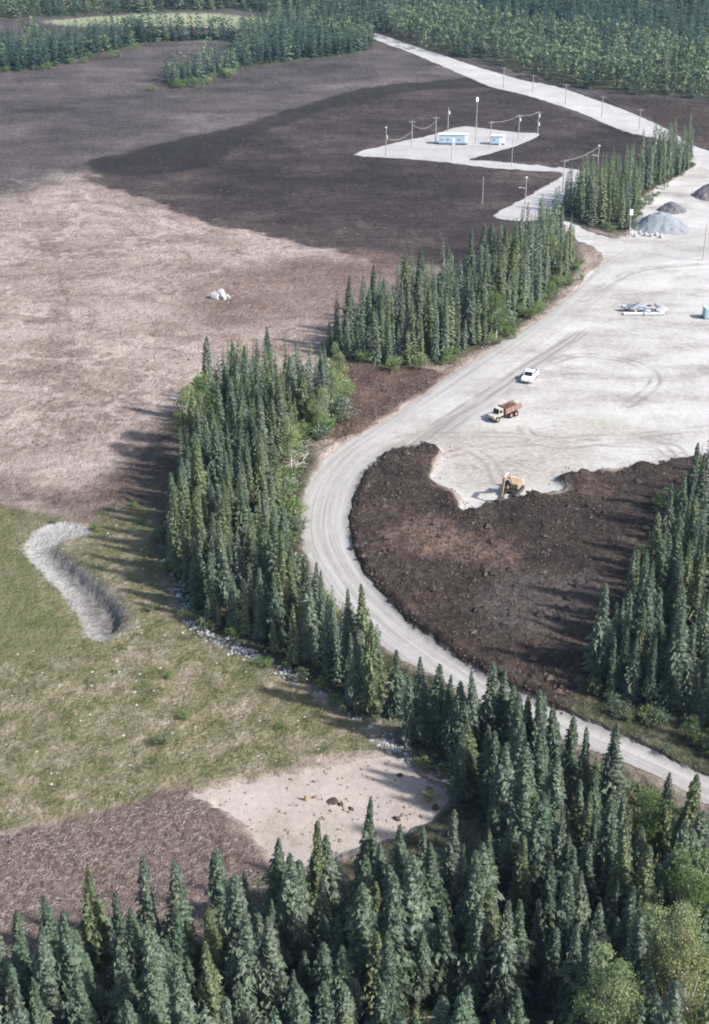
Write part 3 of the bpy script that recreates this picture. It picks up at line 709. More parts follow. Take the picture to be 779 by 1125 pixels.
# saplings and bushes along the wood edges
BUSH = [leafy(600 + i, 16, 26, shape=(.42, .42, .38), zc=.46, leaf=.05, limbs=5) for i in range(4)]
def bush(name, p, h, w, m, label, group, v=None):
    v = int(rng.integers(0, 4)) if v is None else v
    o = empty(name, p, rng.uniform(0, 6.28)); o.scale = (w, w, h)
    key = (v, m.name)
    if key not in crown_me:
        (V, F, T), (LV, LF) = BUSH[v]
        a = tri_mesh('foliage', V, F, {'tint': T}); a.materials.append(m); b = tri_mesh('stem', LV, LF); b.materials.append(M_BARK); crown_me[key] = (a, b)
    a, b = crown_me[key]
    mesh_obj('foliage', a, m, o); mesh_obj('stem', b, M_BARK, o); tag(o, label, 'bush', group)
MEADOW_BUSH = [((178, 818), 1.9, 2.6, 'dark bush standing alone in the lower meadow'), ((166, 672), 1.6, 2.4, 'round bush in the meadow right of the stream bed'), ((203, 790), 1.2, 2.0, 'low bush in the meadow right of the lone dark bush'),
               ((308, 800), 1.0, 1.8, 'small bush at the right of the meadow'), ((186, 745), 1.1, 1.8, 'small bush in the middle of the meadow'), ((106, 582), 1.4, 2.4, 'bush at the upper end of the stream bed'),
               ((60, 575), 1.0, 1.6, 'low bush on the left bank by the top of the stream bed'), ((148, 556), 1.0, 2.0, 'low bush at the far edge of the meadow')]
for (b, h, w, lab) in MEADOW_BUSH: bush('meadow_bush', at(*b), h, w, M_LEAF if h < 1.5 else M_SPR[2], lab, 'bushes in the meadow')
for (b, h, w, lab, m) in [((474, 880), 2.2, 2.4, 'yellowish bush at the right end of the sand patch', M_LEAFY), ((466, 842), 1.6, 3.0, 'green bush at the back corner of the sand patch', M_LEAF), ((488, 850), 1.5, 3.0, 'second green bush at the back corner of the sand patch', M_LEAF),
                          ((742, 556), 4.2, 5.2, 'bright green bush beside the grey spruces on the right edge', M_LEAF), ((727, 560), 3.0, 4.0, 'smaller bright green bush at the left of the right wood', M_LEAF), ((702, 612), 2.6, 3.2, 'yellowish bush at the far corner of the right wood', M_LEAFY),
                          ((735, 592), 2.8, 3.6, 'dull green bush at the far corner of the right wood', M_SPR[2]), ((550, 377), 2.0, 2.6, 'dark bush on the verge at the foot of the wood strip', M_SPR[0])]:
    bush('verge_bush', at(*b), h, w, m, lab, 'bushes on the verges')
def along(poly_px, n, jit, hr, mats, name, lab, group, ends, closed=False):
    L = world_poly(poly_px, closed); seg = np.linalg.norm(np.diff(L, axis=0), axis=1); cum = np.concatenate([[0], np.cumsum(seg)])
    Q = []
    for d in np.sort(rng.uniform(0, cum[-1], n)):
        i = min(np.searchsorted(cum, d) - 1, len(seg) - 1) if d > 0 else 0
        Q.append(L[i] + (L[i + 1] - L[i]) * ((d - cum[i]) / seg[i]) + rng.normal(0, jit, 2))
    for k, (q, z) in enumerate(zip(Q, height(np.array(Q)))):
        h = rng.uniform(*hr); m = mats[int(rng.integers(0, len(mats)))]; f = (h - hr[0]) / (hr[1] - hr[0])
        hue = {'leaf_bright': 'bright green', 'leaf_pale': 'pale green'}.get(m.name, 'dull green')
        bush(name, (q[0], q[1], z), h, h * rng.uniform(.8, 1.25), m, f"{'low' if f < .33 else 'middling' if f < .66 else 'tall'} {hue} {lab}, " + ends[min(k * len(ends) // n, len(ends) - 1)], group)
along([(375,400),(430,404),(495,398),(545,374),(585,344),(620,312),(636,288)], 46, 1.6, (1.6, 4.2), [M_LEAF, M_LEAFP, M_LEAF], 'sapling', 'sapling below the wood strip', 'saplings along the wood strip', ('near end', 'near half', 'far half', 'far end'))
along([(372,410),(378,440),(360,472),(334,492),(315,525),(310,580),(320,640),(342,684),(386,720)], 60, 1.5, (1.8, 6.0), [M_LEAFP, M_LEAF, M_SPR[1]], 'sapling', 'sapling between bend wood and road', 'saplings on the road side of the bend', ('far end', 'far half', 'near half', 'near end'))
along([(190,545),(182,590),(190,640),(210,676),(250,705),(330,748),(400,792),(425,800)], 30, 1.0, (1.0, 2.6), [M_LEAF, M_SPR[2], M_LEAF], 'sapling', 'bush between meadow and bend wood', 'bushes on the meadow side', ('far end', 'middle', 'near end'))
along([(636,246),(660,252),(690,256),(704,228),(740,198),(762,184)], 22, 1.2, (1.5, 3.5), [M_LEAF, M_SPR[0]], 'sapling', 'sapling below the wood by the gravel piles', 'saplings by the gravel piles', ('left part', 'middle', 'right part'))
along([(648,772),(690,785),(740,806),(790,830)], 26, 1.6, (1.2, 3.0), [M_SPR[0], M_SPR[2], M_LEAF], 'sapling', 'bush between road and right wood', 'bushes under the right wood', ('left part', 'middle', 'right part'))
along([(0,80),(60,76),(110,64),(152,52)], 14, 3, (2.5, 5), [M_LEAF], 'sapling', 'leafy shrub below the far left wood', 'leafy fringe of the far left wood', ('left part', 'right part'))
along([(150,99),(182,98),(225,93),(255,82)], 16, 3, (3, 6), [M_LEAFP, M_LEAF], 'sapling', 'leafy shrub below the small far clump', 'leafy fringe of the far clump', ('left part', 'right part'))

# dead snags
for k, (a, b, h, lab) in enumerate([(187, 562, 10.5, 'bare grey snag on the meadow side of the bend wood'), (332, 628, 9.5, 'bare grey snag on the verge inside the road bend'), (622, 905, 12, 'grey dead spruce in the front wood left of the birches'), (560, 900, 11, 'grey dead spruce right of the sand patch'),
                                    (436, 975, 10.5, 'grey dead spruce at the bottom middle of the front wood'), (692, 900, 11, 'grey dead spruce above the birches'), (262, 590, 11.5, 'grey dead spruce in the middle of the bend wood'), (738, 690, 12, 'grey dead spruce in the right wood'), (120, 1010, 10.5, 'grey dead spruce in the bottom left of the front wood'), (455, 325, 12, 'grey dead spruce in the wood strip')]):
    q = G(a, b, h); z = gz(*q); o = empty('dead_spruce', (q[0], q[1], z), k); o.rotation_euler = (rng.normal(0, .04), rng.normal(0, .04), k); o.scale = (h * .8, h * .8, h); V, F, T = HID[k % 2]
    mesh_obj('crown', tri_mesh('crown', V, F, {'tint': T}), M_DEAD, o); mesh_obj('trunk', trunk_me, M_BARK, o); tag(o, lab, 'tree', 'dead spruces')
# two grey half-dead spruces at the right edge
for k, (b, top, lab) in enumerate([((768, 585), 478, 'tall grey half-dead spruce at the right edge beside the peat'), ((758, 580), 500, 'shorter grey half-dead spruce left of the tallest one at the right edge')]):
    p = at(*b); h = top_z(np.array([p.x, p.y]), top) - p.z
    o = empty('dead_spruce', p); o.scale = (h, h, h); V, F, T = HID[k]
    mesh_obj('crown', tri_mesh('crown', V, F, {'tint': T}), M_DEAD, o); mesh_obj('trunk', trunk_me, M_BARK, o); tag(o, lab, 'tree')

# ------------------------------------------------------------------ ground litter (uncountable)
def px_points(poly_px, n, seed):
    """points spread evenly over the ground inside a pixel polygon"""
    r = np.random.default_rng(seed); W = world_poly(poly_px); lo, hi = W.min(0), W.max(0); out = np.zeros((0, 2))
    while len(out) < n:
        C = r.uniform(lo, hi, (n * 2, 2)); out = np.concatenate([out, C[sdf(C, W, 50) > 0]])
    return out[:n]
STICK_F = np.array([(0, 1, 4), (0, 4, 3), (1, 2, 5), (1, 5, 4), (2, 0, 3), (2, 3, 5)], np.int32)
def stick(L, w):
    return np.array([(-L / 2, -w, 0), (-L / 2, w, 0), (-L / 2, 0, w * 1.6), (L / 2, -w * .6, .02), (L / 2, w * .6, .02), (L / 2, 0, w)], np.float32)
def sticks(name, poly_px, n, seed, Lr, wr, m, label, mask=None):
    P = px_points(poly_px, n, seed); S = regions(P); Z = height(P, S); j = Joined(); r = np.random.default_rng(seed)
    for p, z, i in zip(P, Z, range(n)):
        if mask and not mask(S, i): continue
        L = r.uniform(*Lr); V = stick(L, r.uniform(*wr)); t = r.uniform(-.2, .25); V[:, 2] += V[:, 0] * math.tan(t) + L / 2 * abs(math.tan(t))
        j.add(V, STICK_F, None, (p[0], p[1], z), rot=r.uniform(0, 6.28), tint=r.uniform(-.4, .4))
    o = j.build(name, m); tag(o, label, 'debris', kind='stuff')
sticks('brush_litter', POLY['brush'][0], 9000, 71, (.2, .9), (.02, .04), foliage('litter', (.075, .055, .046), (.42, .36, .32), .0), 'pale broken branches and roots strewn over brown soil below the meadow', lambda S, i: S['brush'][i] > 0)
sticks('field_litter', [(-60,225),(100,205),(330,270),(360,340),(215,380),(190,500),(60,530),(-60,510)], 2600, 72, (.4, 1.6), (.03, .07), MATS.get('x') or foliage('field_litter', (.16, .12, .10), (.42, .36, .32), .0), 'weathered wood scraps over the tan cleared field')
OCT = np.array([(1, 0, 0), (-1, 0, 0), (0, 1, 0), (0, -1, 0), (0, 0, 1), (0, 0, -.5)], np.float32)
OCT_F = np.array([(0, 2, 4), (2, 1, 4), (1, 3, 4), (3, 0, 4), (2, 0, 5), (1, 2, 5), (3, 1, 5), (0, 3, 5)], np.int32)
def clods(name, poly_px, n, seed, sr, m, label, mask=None, cat='debris', flat=.7):
    P = px_points(poly_px, n, seed); S = regions(P); Z = height(P, S); j = Joined(); r = np.random.default_rng(seed)
    for p, z, i in zip(P, Z, range(n)):
        if mask and not mask(S, i): continue
        s = sr[0] + (sr[1] - sr[0]) * r.uniform() ** 2.5; V = OCT * r.uniform(.6, 1.25, (6, 1)).astype(np.float32)
        j.add(V, OCT_F, None, (p[0], p[1], z + s * .15), (s, s * r.uniform(.6, 1), s * flat), r.uniform(0, 6.28), r.uniform(-.4, .4))
    o = j.build(name, m); tag(o, label, cat, kind='stuff')
M_PEATCLOD = foliage('peat_clod', (.028, .020, .018), (.11, .078, .062), .0)
clods('peat_clods', POLY['peat'][0], 7000, 73, (.06, .38), M_PEATCLOD, 'dark peat clods heaped between the road bend and the yard', lambda S, i: S['peat'][i] > 0)
clods('peat_lumps', POLY['peat'][0], 420, 90, (.3, 1.0), M_PEATCLOD, 'larger peat lumps scattered over the dark peat', lambda S, i: S['peat'][i] > .6, flat=.6)
clods('spilled_peat', [(400,470),(500,480),(510,530),(560,530),(620,505),(790,490),(790,520),(620,550),(500,575),(465,530),(440,510),(400,530)], 1500, 78, (.05, .28), M_PEATCLOD, 'peat crumbs spilled on the gravel along the edge of the peat', lambda S, i: -2.4 < S['peat'][i] + S['peat'][i] * (i % 3) * .5 < .2)
clods('soil_clods', POLY['brown'][0], 1500, 74, (.08, .4), foliage('brown_clod', (.055, .036, .030), (.18, .12, .095), .0), 'reddish brown soil clods between the wood strip and the road', lambda S, i: S['brown'][i] > 0)
clods('roadside_stones', [(330,470),(350,500),(320,560),(330,640),(400,720),(420,700),(340,600),(350,530),(400,480),(520,400),(640,300),(620,300),(500,392),(400,460)], 600, 75, (.08, .3), foliage('stones', (.13, .12, .11), (.30, .28, .265), .0), 'loose stones on the verges of the gravel road', lambda S, i: S['road'][i] < .2, 'stones')
clods('field_clods', [(-60,170),(330,120),(520,100),(700,160),(560,260),(330,350),(190,520),(-60,520)], 3000, 76, (.1, .45), foliage('field_clod', (.045, .034, .031), (.24, .18, .155), .0), 'soil lumps over the cleared peat field', lambda S, i: S['pad'][i] < 0 and S['toproad'][i] < 0, flat=.55)
clods('meadow_stones', POLY['meadow'][0], 700, 79, (.06, .34), foliage('meadow_stone', (.22, .21, .19), (.42, .40, .37), .0), 'small pale stones and stems dotted over the meadow', lambda S, i: S['meadow'][i] > 0 and S['stream'][i] < 0 and S['green'][i] < 3, 'stones', flat=.5)
clods('sand_clods', POLY['sand'][0], 260, 77, (.1, .4), foliage('sand_clod', (.06, .045, .035), (.30, .24, .19), .0), 'small soil crumbs scattered over the sand patch', lambda S, i: S['sand'][i] > 0, flat=.5)
# grass tufts
def tufts(name, poly_px, n, seed, label, mask, hr=(.05, .2), m=M_GRASS):
    P = px_points(poly_px, n, seed); S = regions(P); Z = height(P, S); r = np.random.default_rng(seed); j = Joined()
    tone = fbm(P[:, 0] / 6, P[:, 1] / 6, 97, 3)
    for p, z, i in zip(P, Z, range(n)):
        if not mask(S, i): continue
        V, F = [], []
        for k in range(4):
            a = r.uniform(0, 6.28); b = a + 2.2; h = r.uniform(*hr); c = r.uniform(.1, .26); w = .07
            V += [(w * math.cos(b), w * math.sin(b), -.03), (-w * math.cos(b), -w * math.sin(b), -.03), (c * math.cos(a), c * math.sin(a), h)]; F.append((3 * k, 3 * k + 1, 3 * k + 2))
        j.add(np.array(V, np.float32), np.array(F, np.int32), None, (p[0], p[1], z), tint=float(tone[i] * 1.5 + r.normal(0, .15)))
    tag(j.build(name, m), label, 'grass', kind='stuff')
tufts('meadow_grass', POLY['meadow'][0], 9000, 81, 'rough green and straw coloured grass tufts over the meadow', lambda S, i: S['meadow'][i] > .3 and S['stream'][i] < -.5 and S['wood'][i] < 1)
tufts('verge_grass', [(318,480),(400,478),(520,395),(640,290),(600,300),(520,380),(380,410)], 1500, 82, 'weedy grass on the verge at the foot of the wood strip', lambda S, i: S['road'][i] < -.6 and S['brown'][i] < 0)
M_UNDER = foliage('undergrowth', (.050, .068, .032), (.16, .19, .10), .2)
UB = [leafy(700 + i, 5, 6, shape=(.5, .5, .35), zc=.35, leaf=.14, limbs=0)[0] for i in range(3)]
uj = Joined()
for key, n in (('front', 900), ('bend', 420), ('strip', 260), ('east', 380)):
    P = px_points(WOOD[key], n, 83); Z = height(P)
    for p, z in zip(P, Z):
        V, F, T = UB[int(rng.integers(0, 3))]; s = rng.uniform(.5, 1.5); uj.add(V, F, T, (p[0], p[1], z), (s * 1.2, s * 1.2, s), rng.uniform(0, 6.28), rng.normal(0, .2))
P = px_points([(318,500),(340,490),(335,560),(345,640),(400,715),(440,735),(520,770),(600,810),(680,850),(779,900),(790,950),(640,870),(520,815),(430,780),(350,690),(318,620)], 420, 84); S = regions(P); Z = height(P, S)
for i, (p, z) in enumerate(zip(P, Z)):
    if S['road'][i] > -.8: continue
    V, F, T = UB[int(rng.integers(0, 3))]; s = rng.uniform(.5, 1.6); uj.add(V, F, T, (p[0], p[1], z), (s * 1.2, s * 1.2, s), rng.uniform(0, 6.28), rng.normal(0, .2))
fj = Joined(); P = px_points(POLY['meadow'][0], 700, 87); S = regions(P); Z = height(P, S)
for i, (p, z) in enumerate(zip(P, Z)):
    if S['stream'][i] > -.6 or S['meadow'][i] < .4: continue
    V, F, T = UB[int(rng.integers(0, 3))]; s = .18 + .5 * rng.uniform() ** 3; fj.add(V, F, T, (p[0], p[1], z), (s * 1.4, s * 1.4, s), rng.uniform(0, 6.28), rng.normal(0, .3))
tag(fj.build('meadow_weeds', foliage('weeds', (.10, .125, .045), (.30, .29, .13), .3)), 'low yellowish and green weeds dotted over the meadow', 'weeds', kind='stuff')
tag(uj.build('undergrowth', M_UNDER), 'low shrubs and moss under the spruces and along the road verge', 'undergrowth', kind='stuff')
sticks('fallen_wood', WOOD['front'], 700, 85, (1.5, 6), (.05, .12), foliage('grey_wood', (.10, .095, .085), (.36, .34, .31), .0), 'grey fallen trunks and sticks on the front forest floor')
sticks('verge_slash', [(318,480),(345,490),(325,560),(335,630),(400,720),(470,760),(470,790),(400,740),(330,660),(312,580)], 420, 86, (.8, 4), (.04, .1), foliage('slash', (.12, .10, .085), (.38, .34, .30), .0), 'grey and brown cut branches between the wood and the road bend')

# ------------------------------------------------------------------ rocks
def rock_shape(seed, n=1):
    bm = bmesh.new(); bmesh.ops.create_icosphere(bm, subdivisions=2, radius=1.0); r = random.Random(seed)
    cut = [(Vector((r.uniform(-1, 1), r.uniform(-1, 1), r.uniform(-.3, 1))).normalized(), r.uniform(.55, .85)) for _ in range(9)]
    for v in bm.verts:
        for d, k in cut:
            e = v.co.dot(d) - k
            if e > 0: v.co -= d * e
    me = bpy.data.meshes.new('rock'); bm.to_mesh(me); bm.free()
    V = np.array([v.co[:] for v in me.vertices], np.float32); F = np.array([p.vertices[:] for p in me.polygons], np.int32)
    bpy.data.meshes.remove(me); return V, F
ROCKS = [rock_shape(900 + i) for i in range(5)]
rj = Joined(); RP = []
EDGE = [(190,612),(196,640),(206,668),(216,688),(240,704),(270,718),(300,728),(330,746),(365,768),(400,790),(418,812),(445,832),(480,845),(512,862)]
L = world_poly(EDGE, False)
for i in range(900):
    q = rng.uniform(0, len(L) - 1.001); k = int(q); p = L[k] + (L[k + 1] - L[k]) * (q - k) + rng.normal(0, .8, 2)
    if fbm(np.array([q / 2.2]), np.array([.3]), 99, 2)[0] < -.1: continue
    RP.append(p)
for p, z in zip(RP, height(np.array(RP))):
    V, F = ROCKS[int(rng.integers(0, 5))]; s = rng.uniform(.07, .30); rj.add(V, F, None, (p[0], p[1], z + s * .2), (s * 1.3, s, s * .75), rng.uniform(0, 6.28))
tag(rj.build('rock_rubble', M_ROCK), 'bluish white broken rock lining the meadow edge of the wood', 'rubble', kind='stuff')
BLD = [((197, 655), 1.0, 'pale boulder on the meadow edge near the top of the rubble line'), ((213, 690), .9, 'pale boulder where the rubble line turns along the wood'), ((268, 716), 1.1, 'large pale boulder midway along the rubble line'),
       ((298, 727), 1.2, 'largest whitish boulder of the rubble line'), ((326, 748), 1.0, 'whitish boulder at the lower gap of the rubble line'), ((406, 800), .9, 'pale boulder at the near end of the rubble line'),
       ((735, 580), 1.4, 'white boulder at the far corner of the right wood'), ((464, 486), .7, 'small dark boulder lying on the road bend')]
for k, (b, s, lab) in enumerate(BLD):
    V, F = ROCKS[k % 5]; p = at(*b); s *= .5; V2 = V * np.array([s * 1.2, s, s * .7], np.float32)
    o = mesh_obj('boulder', tri_mesh('boulder', V2, F), M_ROCK if k < 7 else mat('dark_rock', (.10, .09, .085), .9)); o.location = (p.x, p.y, p.z + s * .3); o.rotation_euler = (0, 0, k); tag(o, lab, 'boulder')
# heap of white rock on the cleared field
hp = at(241, 328)
hr = empty('boulder_heap', hp); tag(hr, 'heap of white rocks alone on the tan cleared field', 'rocks')
for k, (dx, dy, dz, s) in enumerate([(-.6, 0, .7, 1.5), (1.0, -.2, .6, 1.3), (2.1, .2, .4, 1.0), (.2, .6, 1.5, 1.2), (-1.4, .4, .4, .9), (1.3, -.9, .3, .8), (.7, .9, .7, 1.0)]):
    V, F = ROCKS[k % 5]; o = mesh_obj('rock', tri_mesh('rock', V * np.array([s * 1.25, s, s * .85], np.float32), F), mat('white_rock', (.34, .34, .335), .9, .35, 1.0, bump=.12), hr); o.location = (dx, dy, dz); o.rotation_euler = (.3 * k, .2 * k, k)
# clumps of dug soil on the sand
for k, (b, s, lab) in enumerate([((367, 881), .65, 'largest dark soil clump on the sand patch'), ((374, 884), .4, 'dark soil clump right of the largest one on the sand'), ((386, 889), .35, 'small dark clump right of centre on the sand patch'),
                                 ((345, 876), .3, 'reddish clump beside the orange stump on the sand'), ((472, 868), .5, 'dark clump at the right part of the sand patch'), ((440, 852), .4, 'dark clump near the back of the sand patch'),
                                 ((478, 888), .55, 'dark clump at the right front of the sand patch'), ((436, 900), .45, 'dark clump at the front edge of the sand patch')]):
    V, F = ROCKS[(k + 2) % 5]; p = at(*b); o = mesh_obj('soil_clump', tri_mesh('soil_clump', V * np.array([s * 1.4, s, s * .7], np.float32), F), mat('red_clump', (.25, .08, .05), .9) if k == 3 else mat('dark_clump', (.07, .05, .04), .95, .4, 3))
    o.location = (p.x, p.y, p.z + s * .25); o.rotation_euler = (0, 0, k * 1.3); tag(o, lab, 'soil clump', 'clumps on the sand patch')
sp_ = at(336, 879)
st_ = empty('tree_stump', sp_); MB().tube((0, 0, -.1), (0, 0, .75), .26, .18, 9).build('stump', mat('orange_wood', (.32, .21, .12), .9, .3, 4), st_)
MB().tube((.1, 0, .05), (.6, .15, -.02), .09, .03, 6).tube((-.1, .05, .05), (-.55, -.2, -.02), .09, .03, 6).build('root', mat('orange_wood', (.32, .21, .12)), st_)
tag(st_, 'orange-brown stump standing on the sand patch', 'stump')

# ------------------------------------------------------------------ gravel piles
def pile(px, py, w, d, h, m, label, seed, skew=0.0):
    c = at(px, py); n = 56; r = np.linspace(-1.15, 1.15, n); X, Y = np.meshgrid(r, r)
    rad = np.sqrt(X ** 2 + Y ** 2) + .5 * fbm(X * 1.5 + seed, Y * 1.5, seed, 4)
    Z = np.clip(1.06 - rad, -.12, None); Z = np.where(Z > .75, .75 + (Z - .75) * .5, Z) * h
    Z = Z + fbm(X * 5, Y * 5, seed + 3, 4) * h * .2 * (Z > 0)
    V = np.column_stack([(X * w / 2 + Z * skew).ravel(), (Y * d / 2).ravel(), Z.ravel()])
    i = np.arange(n * n).reshape(n, n); q = np.stack([i[:-1, :-1], i[:-1, 1:], i[1:, 1:], i[1:, :-1]], -1).reshape(-1, 4)
    q = q[(V[q][:, :, 2] > -.1 * h).any(1)]; uq, inv = np.unique(q, return_inverse=True)
    o = mesh_obj('gravel_pile', tri_mesh('gravel_pile', V[uq], inv.reshape(q.shape), None, True), m); o.location = (c.x, c.y, c.z - .05)
    tag(o, label, 'gravel pile', 'gravel piles at the head of the yard')
M_GP = mat('grey_gravel', (.20, .215, .235), .95, .3, 1.5, bump=.15); M_GD = mat('dark_gravel', (.12, .12, .125), .95, .3, 1.5, bump=.15)
pile(724, 250, 17, 15, 5.2, M_GP, 'large blue-grey gravel pile at the head of the yard', 3)
pile(738, 231, 9, 9, 3.2, M_GD, 'smaller dark gravel pile behind the large one', 5)
pile(786, 215, 15, 16, 5.0, mat('brown_gravel', (.17, .15, .145), .95, .3, 1.5, bump=.15), 'brownish gravel pile cut by the right edge', 8)
pile(716, 219, 5.5, 5, 1.0, mat('yard_spoil', (.33, .30, .27), .95, .2, 1.5), 'low pale spoil mound by the wood behind the piles', 9)

# ------------------------------------------------------------------ machines
M_WHITE = mat('white_paint', (.78, .79, .80), .35, .06, 1.0); M_GLASS = mat('dark_glass', (.02, .025, .03), .12, .1); M_TYRE = mat('tyre', (.02, .02, .02), .9, .2)
M_YEL = mat('machine_yellow', (.29, .215, .13), .5, .22, 1.2); M_STEEL = mat('worn_steel', (.16, .14, .13), .6, .35, 2.0); M_RUST = mat('rusty_red', (.22, .125, .095), .75, .35, 1.2)
M_CREAM = mat('cream_paint', (.38, .345, .30), .75, .3, 1.0); M_PEATLOAD = mat('peat_load', (.09, .055, .042), .95, .4, 2.5, bump=.1)
M_BLUE = mat('pale_blue_metal', (.36, .47, .52), .55, .15, .6); M_GAL = mat('galvanised', (.55, .56, .57), .5, .15, 1.5); M_LAMP = mat('lamp_lens', (.7, .68, .6), .3, .1)
M_POLE = mat('grey_pole', (.33, .32, .30), .85, .25, 1.0); M_BLK = mat('black_part', (.03, .03, .03), .7, .2)
def wheel(parent, x, y, r, w, side, rim=M_GAL):
    o = MB().tube((x - w / 2, y, r), (x + w / 2, y, r), r, r, 16).build('wheel', M_TYRE, parent)
    s = w / 2 + .012
    MB().tube((x + side * (s - .05), y, r), (x + side * s, y, r), r * .55, r * .5, 12).build('rim', rim, o)

# white pickup; forward is -y in its own frame
p = at(582, 417); t = empty('pickup_truck', p, R(-24)); t.scale = (1.1, 1.08, 1.15); tag(t, 'white crew cab pickup parked on the pale gravel yard', 'pickup truck')
b = MB(); b.prism([(-2.75, .45), (-2.8, .75), (-2.7, 1.02), (-1.35, 1.15), (-.95, 1.2), (2.75, 1.2), (2.8, .5)], 1.95); body = b.build('body', M_WHITE, t)
MB().prism([(-1.3, 1.18), (-.62, 1.82), (.75, 1.86), (1.02, 1.18)], 1.74).build('cab', M_WHITE, t)
MB().prism([(-1.33, 1.2), (-1.30, 1.2), (-.66, 1.80), (-.69, 1.82)], 1.55).build('windshield', M_GLASS, t)
for sx in (-1, 1):
    MB().prism([(-1.0, 1.26), (-.55, 1.72), (.02, 1.74), (.02, 1.26)], .03, sx * .885 - .015).build('window', M_GLASS, t)
    MB().prism([(.10, 1.26), (.10, 1.74), (.66, 1.76), (.86, 1.26)], .03, sx * .885 - .015).build('window', M_GLASS, t)
    MB().box((sx * .74, -2.76, .84), (.36, .06, .2)).build('headlight', M_LAMP, t); MB().box((sx * .86, 2.79, .95), (.16, .05, .32)).build('taillight', mat('tail_red', (.35, .03, .03)), t)
    MB().box((sx * 1.1, -.92, 1.28), (.22, .1, .18), bevel=.02).build('mirror', M_WHITE, t)
    for y in (-1.8, 1.75): wheel(t, sx * .84, y, .41, .27, sx)
MB().box((0, 1.9, 1.215), (1.6, 1.6, .03)).build('cargo_bed', M_BLK, t); MB().box((0, -2.8, .62), (1.9, .14, .22), bevel=.03).build('bumper', M_GAL, t)

# haul truck with a rust coloured box full of peat
p = at(553, 459); t = empty('haul_truck', p, R(-52)); t.scale = (.88, .88, .88); tag(t, 'rusty haul truck with a pale cab loaded with peat', 'haul truck')
MB().box((0, .6, 1.05), (1.0, 7.2, .4)).build('chassis', M_STEEL, t)
MB().prism([(-3.9, .75), (-4.0, 1.5), (-2.5, 1.75), (-2.2, 1.75), (-2.2, .75)], 2.3).build('hood', M_CREAM, t)
c = MB().prism([(-2.5, 1.7), (-2.3, 2.9), (-1.1, 2.95), (-1.0, 1.2), (-2.2, 1.2)], 1.9).build('cab', M_CREAM, t)
MB().prism([(-2.53, 1.85), (-2.50, 1.85), (-2.36, 2.75), (-2.39, 2.75)], 1.7).build('windshield', M_GLASS, c)
for sx in (-1, 1): MB().box((sx * .965, -1.75, 2.3), (.03, .85, .75)).build('window', M_GLASS, c)
bx_ = MB(); rt = rx(R(5))
bx_.box((0, 1.9, 1.62), (2.5, 4.9, .16), rt); bx_.box((-1.28, 1.9, 2.3), (.12, 5.0, 1.3), rt); bx_.box((1.28, 1.9, 2.3), (.12, 5.0, 1.3), rt); bx_.box((0, -.58, 2.35), (2.44, .12, 1.7), rt)
box_ = bx_.build('dump_box', M_RUST, t)
for sx in (-1, 1):
    for y in (.2, 1.6, 3.0): MB().box((sx * 1.38, y, 2.25 + .087 * (y - 1.9)), (.08, .14, 1.2), rt).build('rib', M_CREAM, box_)
ld = MB(); bmesh.ops.create_icosphere(ld.bm, subdivisions=3, radius=1.0)
for v in ld.bm.verts:
    k = 1 + .25 * math.sin(v.co.x * 5 + 1) * math.sin(v.co.y * 7) * math.cos(v.co.z * 4); v.co = Vector((v.co.x * 1.16 * min(k, 1.05), 1.85 + v.co.y * 2.25 * min(k, 1.02), 2.3 + v.co.z * .85 * k))
ld.build('peat_load', M_PEATLOAD, t)
for sx in (-1, 1):
    for y in (-3.0, 1.3, 2.9): wheel(t, sx * 1.05, y, .72, .55, sx, M_YEL)
    MB().box((sx * .85, -3.99, 1.25), (.3, .06, .2)).build('headlight', M_LAMP, t)
MB().tube((.75, -1.0, 1.6), (.75, -1.0, 3.2), .09).build('exhaust_stack', M_STEEL, t)

# tracked excavator digging at the edge of the peat; arm reaches along -y
p = at(563, 541); t = empty('excavator', p, R(-28)); tag(t, 'yellow tracked excavator digging at the edge of the dark peat', 'excavator')
for sx in (-1, 1):
    tr = MB(); prof = [(-1.9 + .45 * math.cos(a) if math.cos(a) < 0 else 1.9 + .45 * math.cos(a), .45 + .45 * math.sin(a)) for a in [R(q) for q in range(0, 360, 24)]]
    tr.prism(prof, .6, sx * 1.15 - .3); tk = tr.build('track', M_BLK, t)
    for y in (-1.8, -.9, 0, .9, 1.8): MB().tube((sx * 1.46 - .02, y, .42), (sx * 1.46 + .02, y, .42), .24, .24, 10).build('roller', M_STEEL, tk)
MB().box((0, 0, .62), (1.6, 1.8, .4)).tube((0, 0, .8), (0, 0, 1.06), .7, .7, 16).build('undercarriage', M_STEEL, t)
MB().box((.35, .55, 1.6), (1.9, 2.5, 1.05), bevel=.08).build('engine_house', M_YEL, t)
MB().box((0, 2.1, 1.55), (2.6, .75, 1.1), bevel=.15).build('counterweight', M_CREAM, t)
c = MB().box((-.92, -.55, 1.95), (.95, 1.6, 1.75), bevel=.08, taper=(.9, .85)).build('cab', M_YEL, t)
MB().box((-.92, -1.3, 2.15), (.75, .06, 1.1), rx(R(4))).build('windshield', M_GLASS, c); MB().box((-1.39, -.6, 2.2), (.05, 1.1, .9), ry(R(-2))).build('window', M_GLASS, c)
bm_ = MB(); bm_.prism([(-.5, 1.5), (-1.4, 2.9), (-2.7, 4.5), (-4.6, 4.25), (-4.65, 4.55), (-2.6, 5.0), (-1.1, 3.4), (.1, 1.9)], .5); bm_.build('boom', M_YEL, t)
MB().prism([(-4.3, 4.9), (-4.75, 4.9), (-5.6, 1.7), (-5.25, 1.6)], .38).build('stick', M_YEL, t)
bk = MB(); bk.prism([(-5.7, 1.75), (-6.1, .9), (-5.5, .25), (-4.75, .15), (-5.0, .9), (-5.2, 1.6)], 1.2).build('bucket', M_STEEL, t)
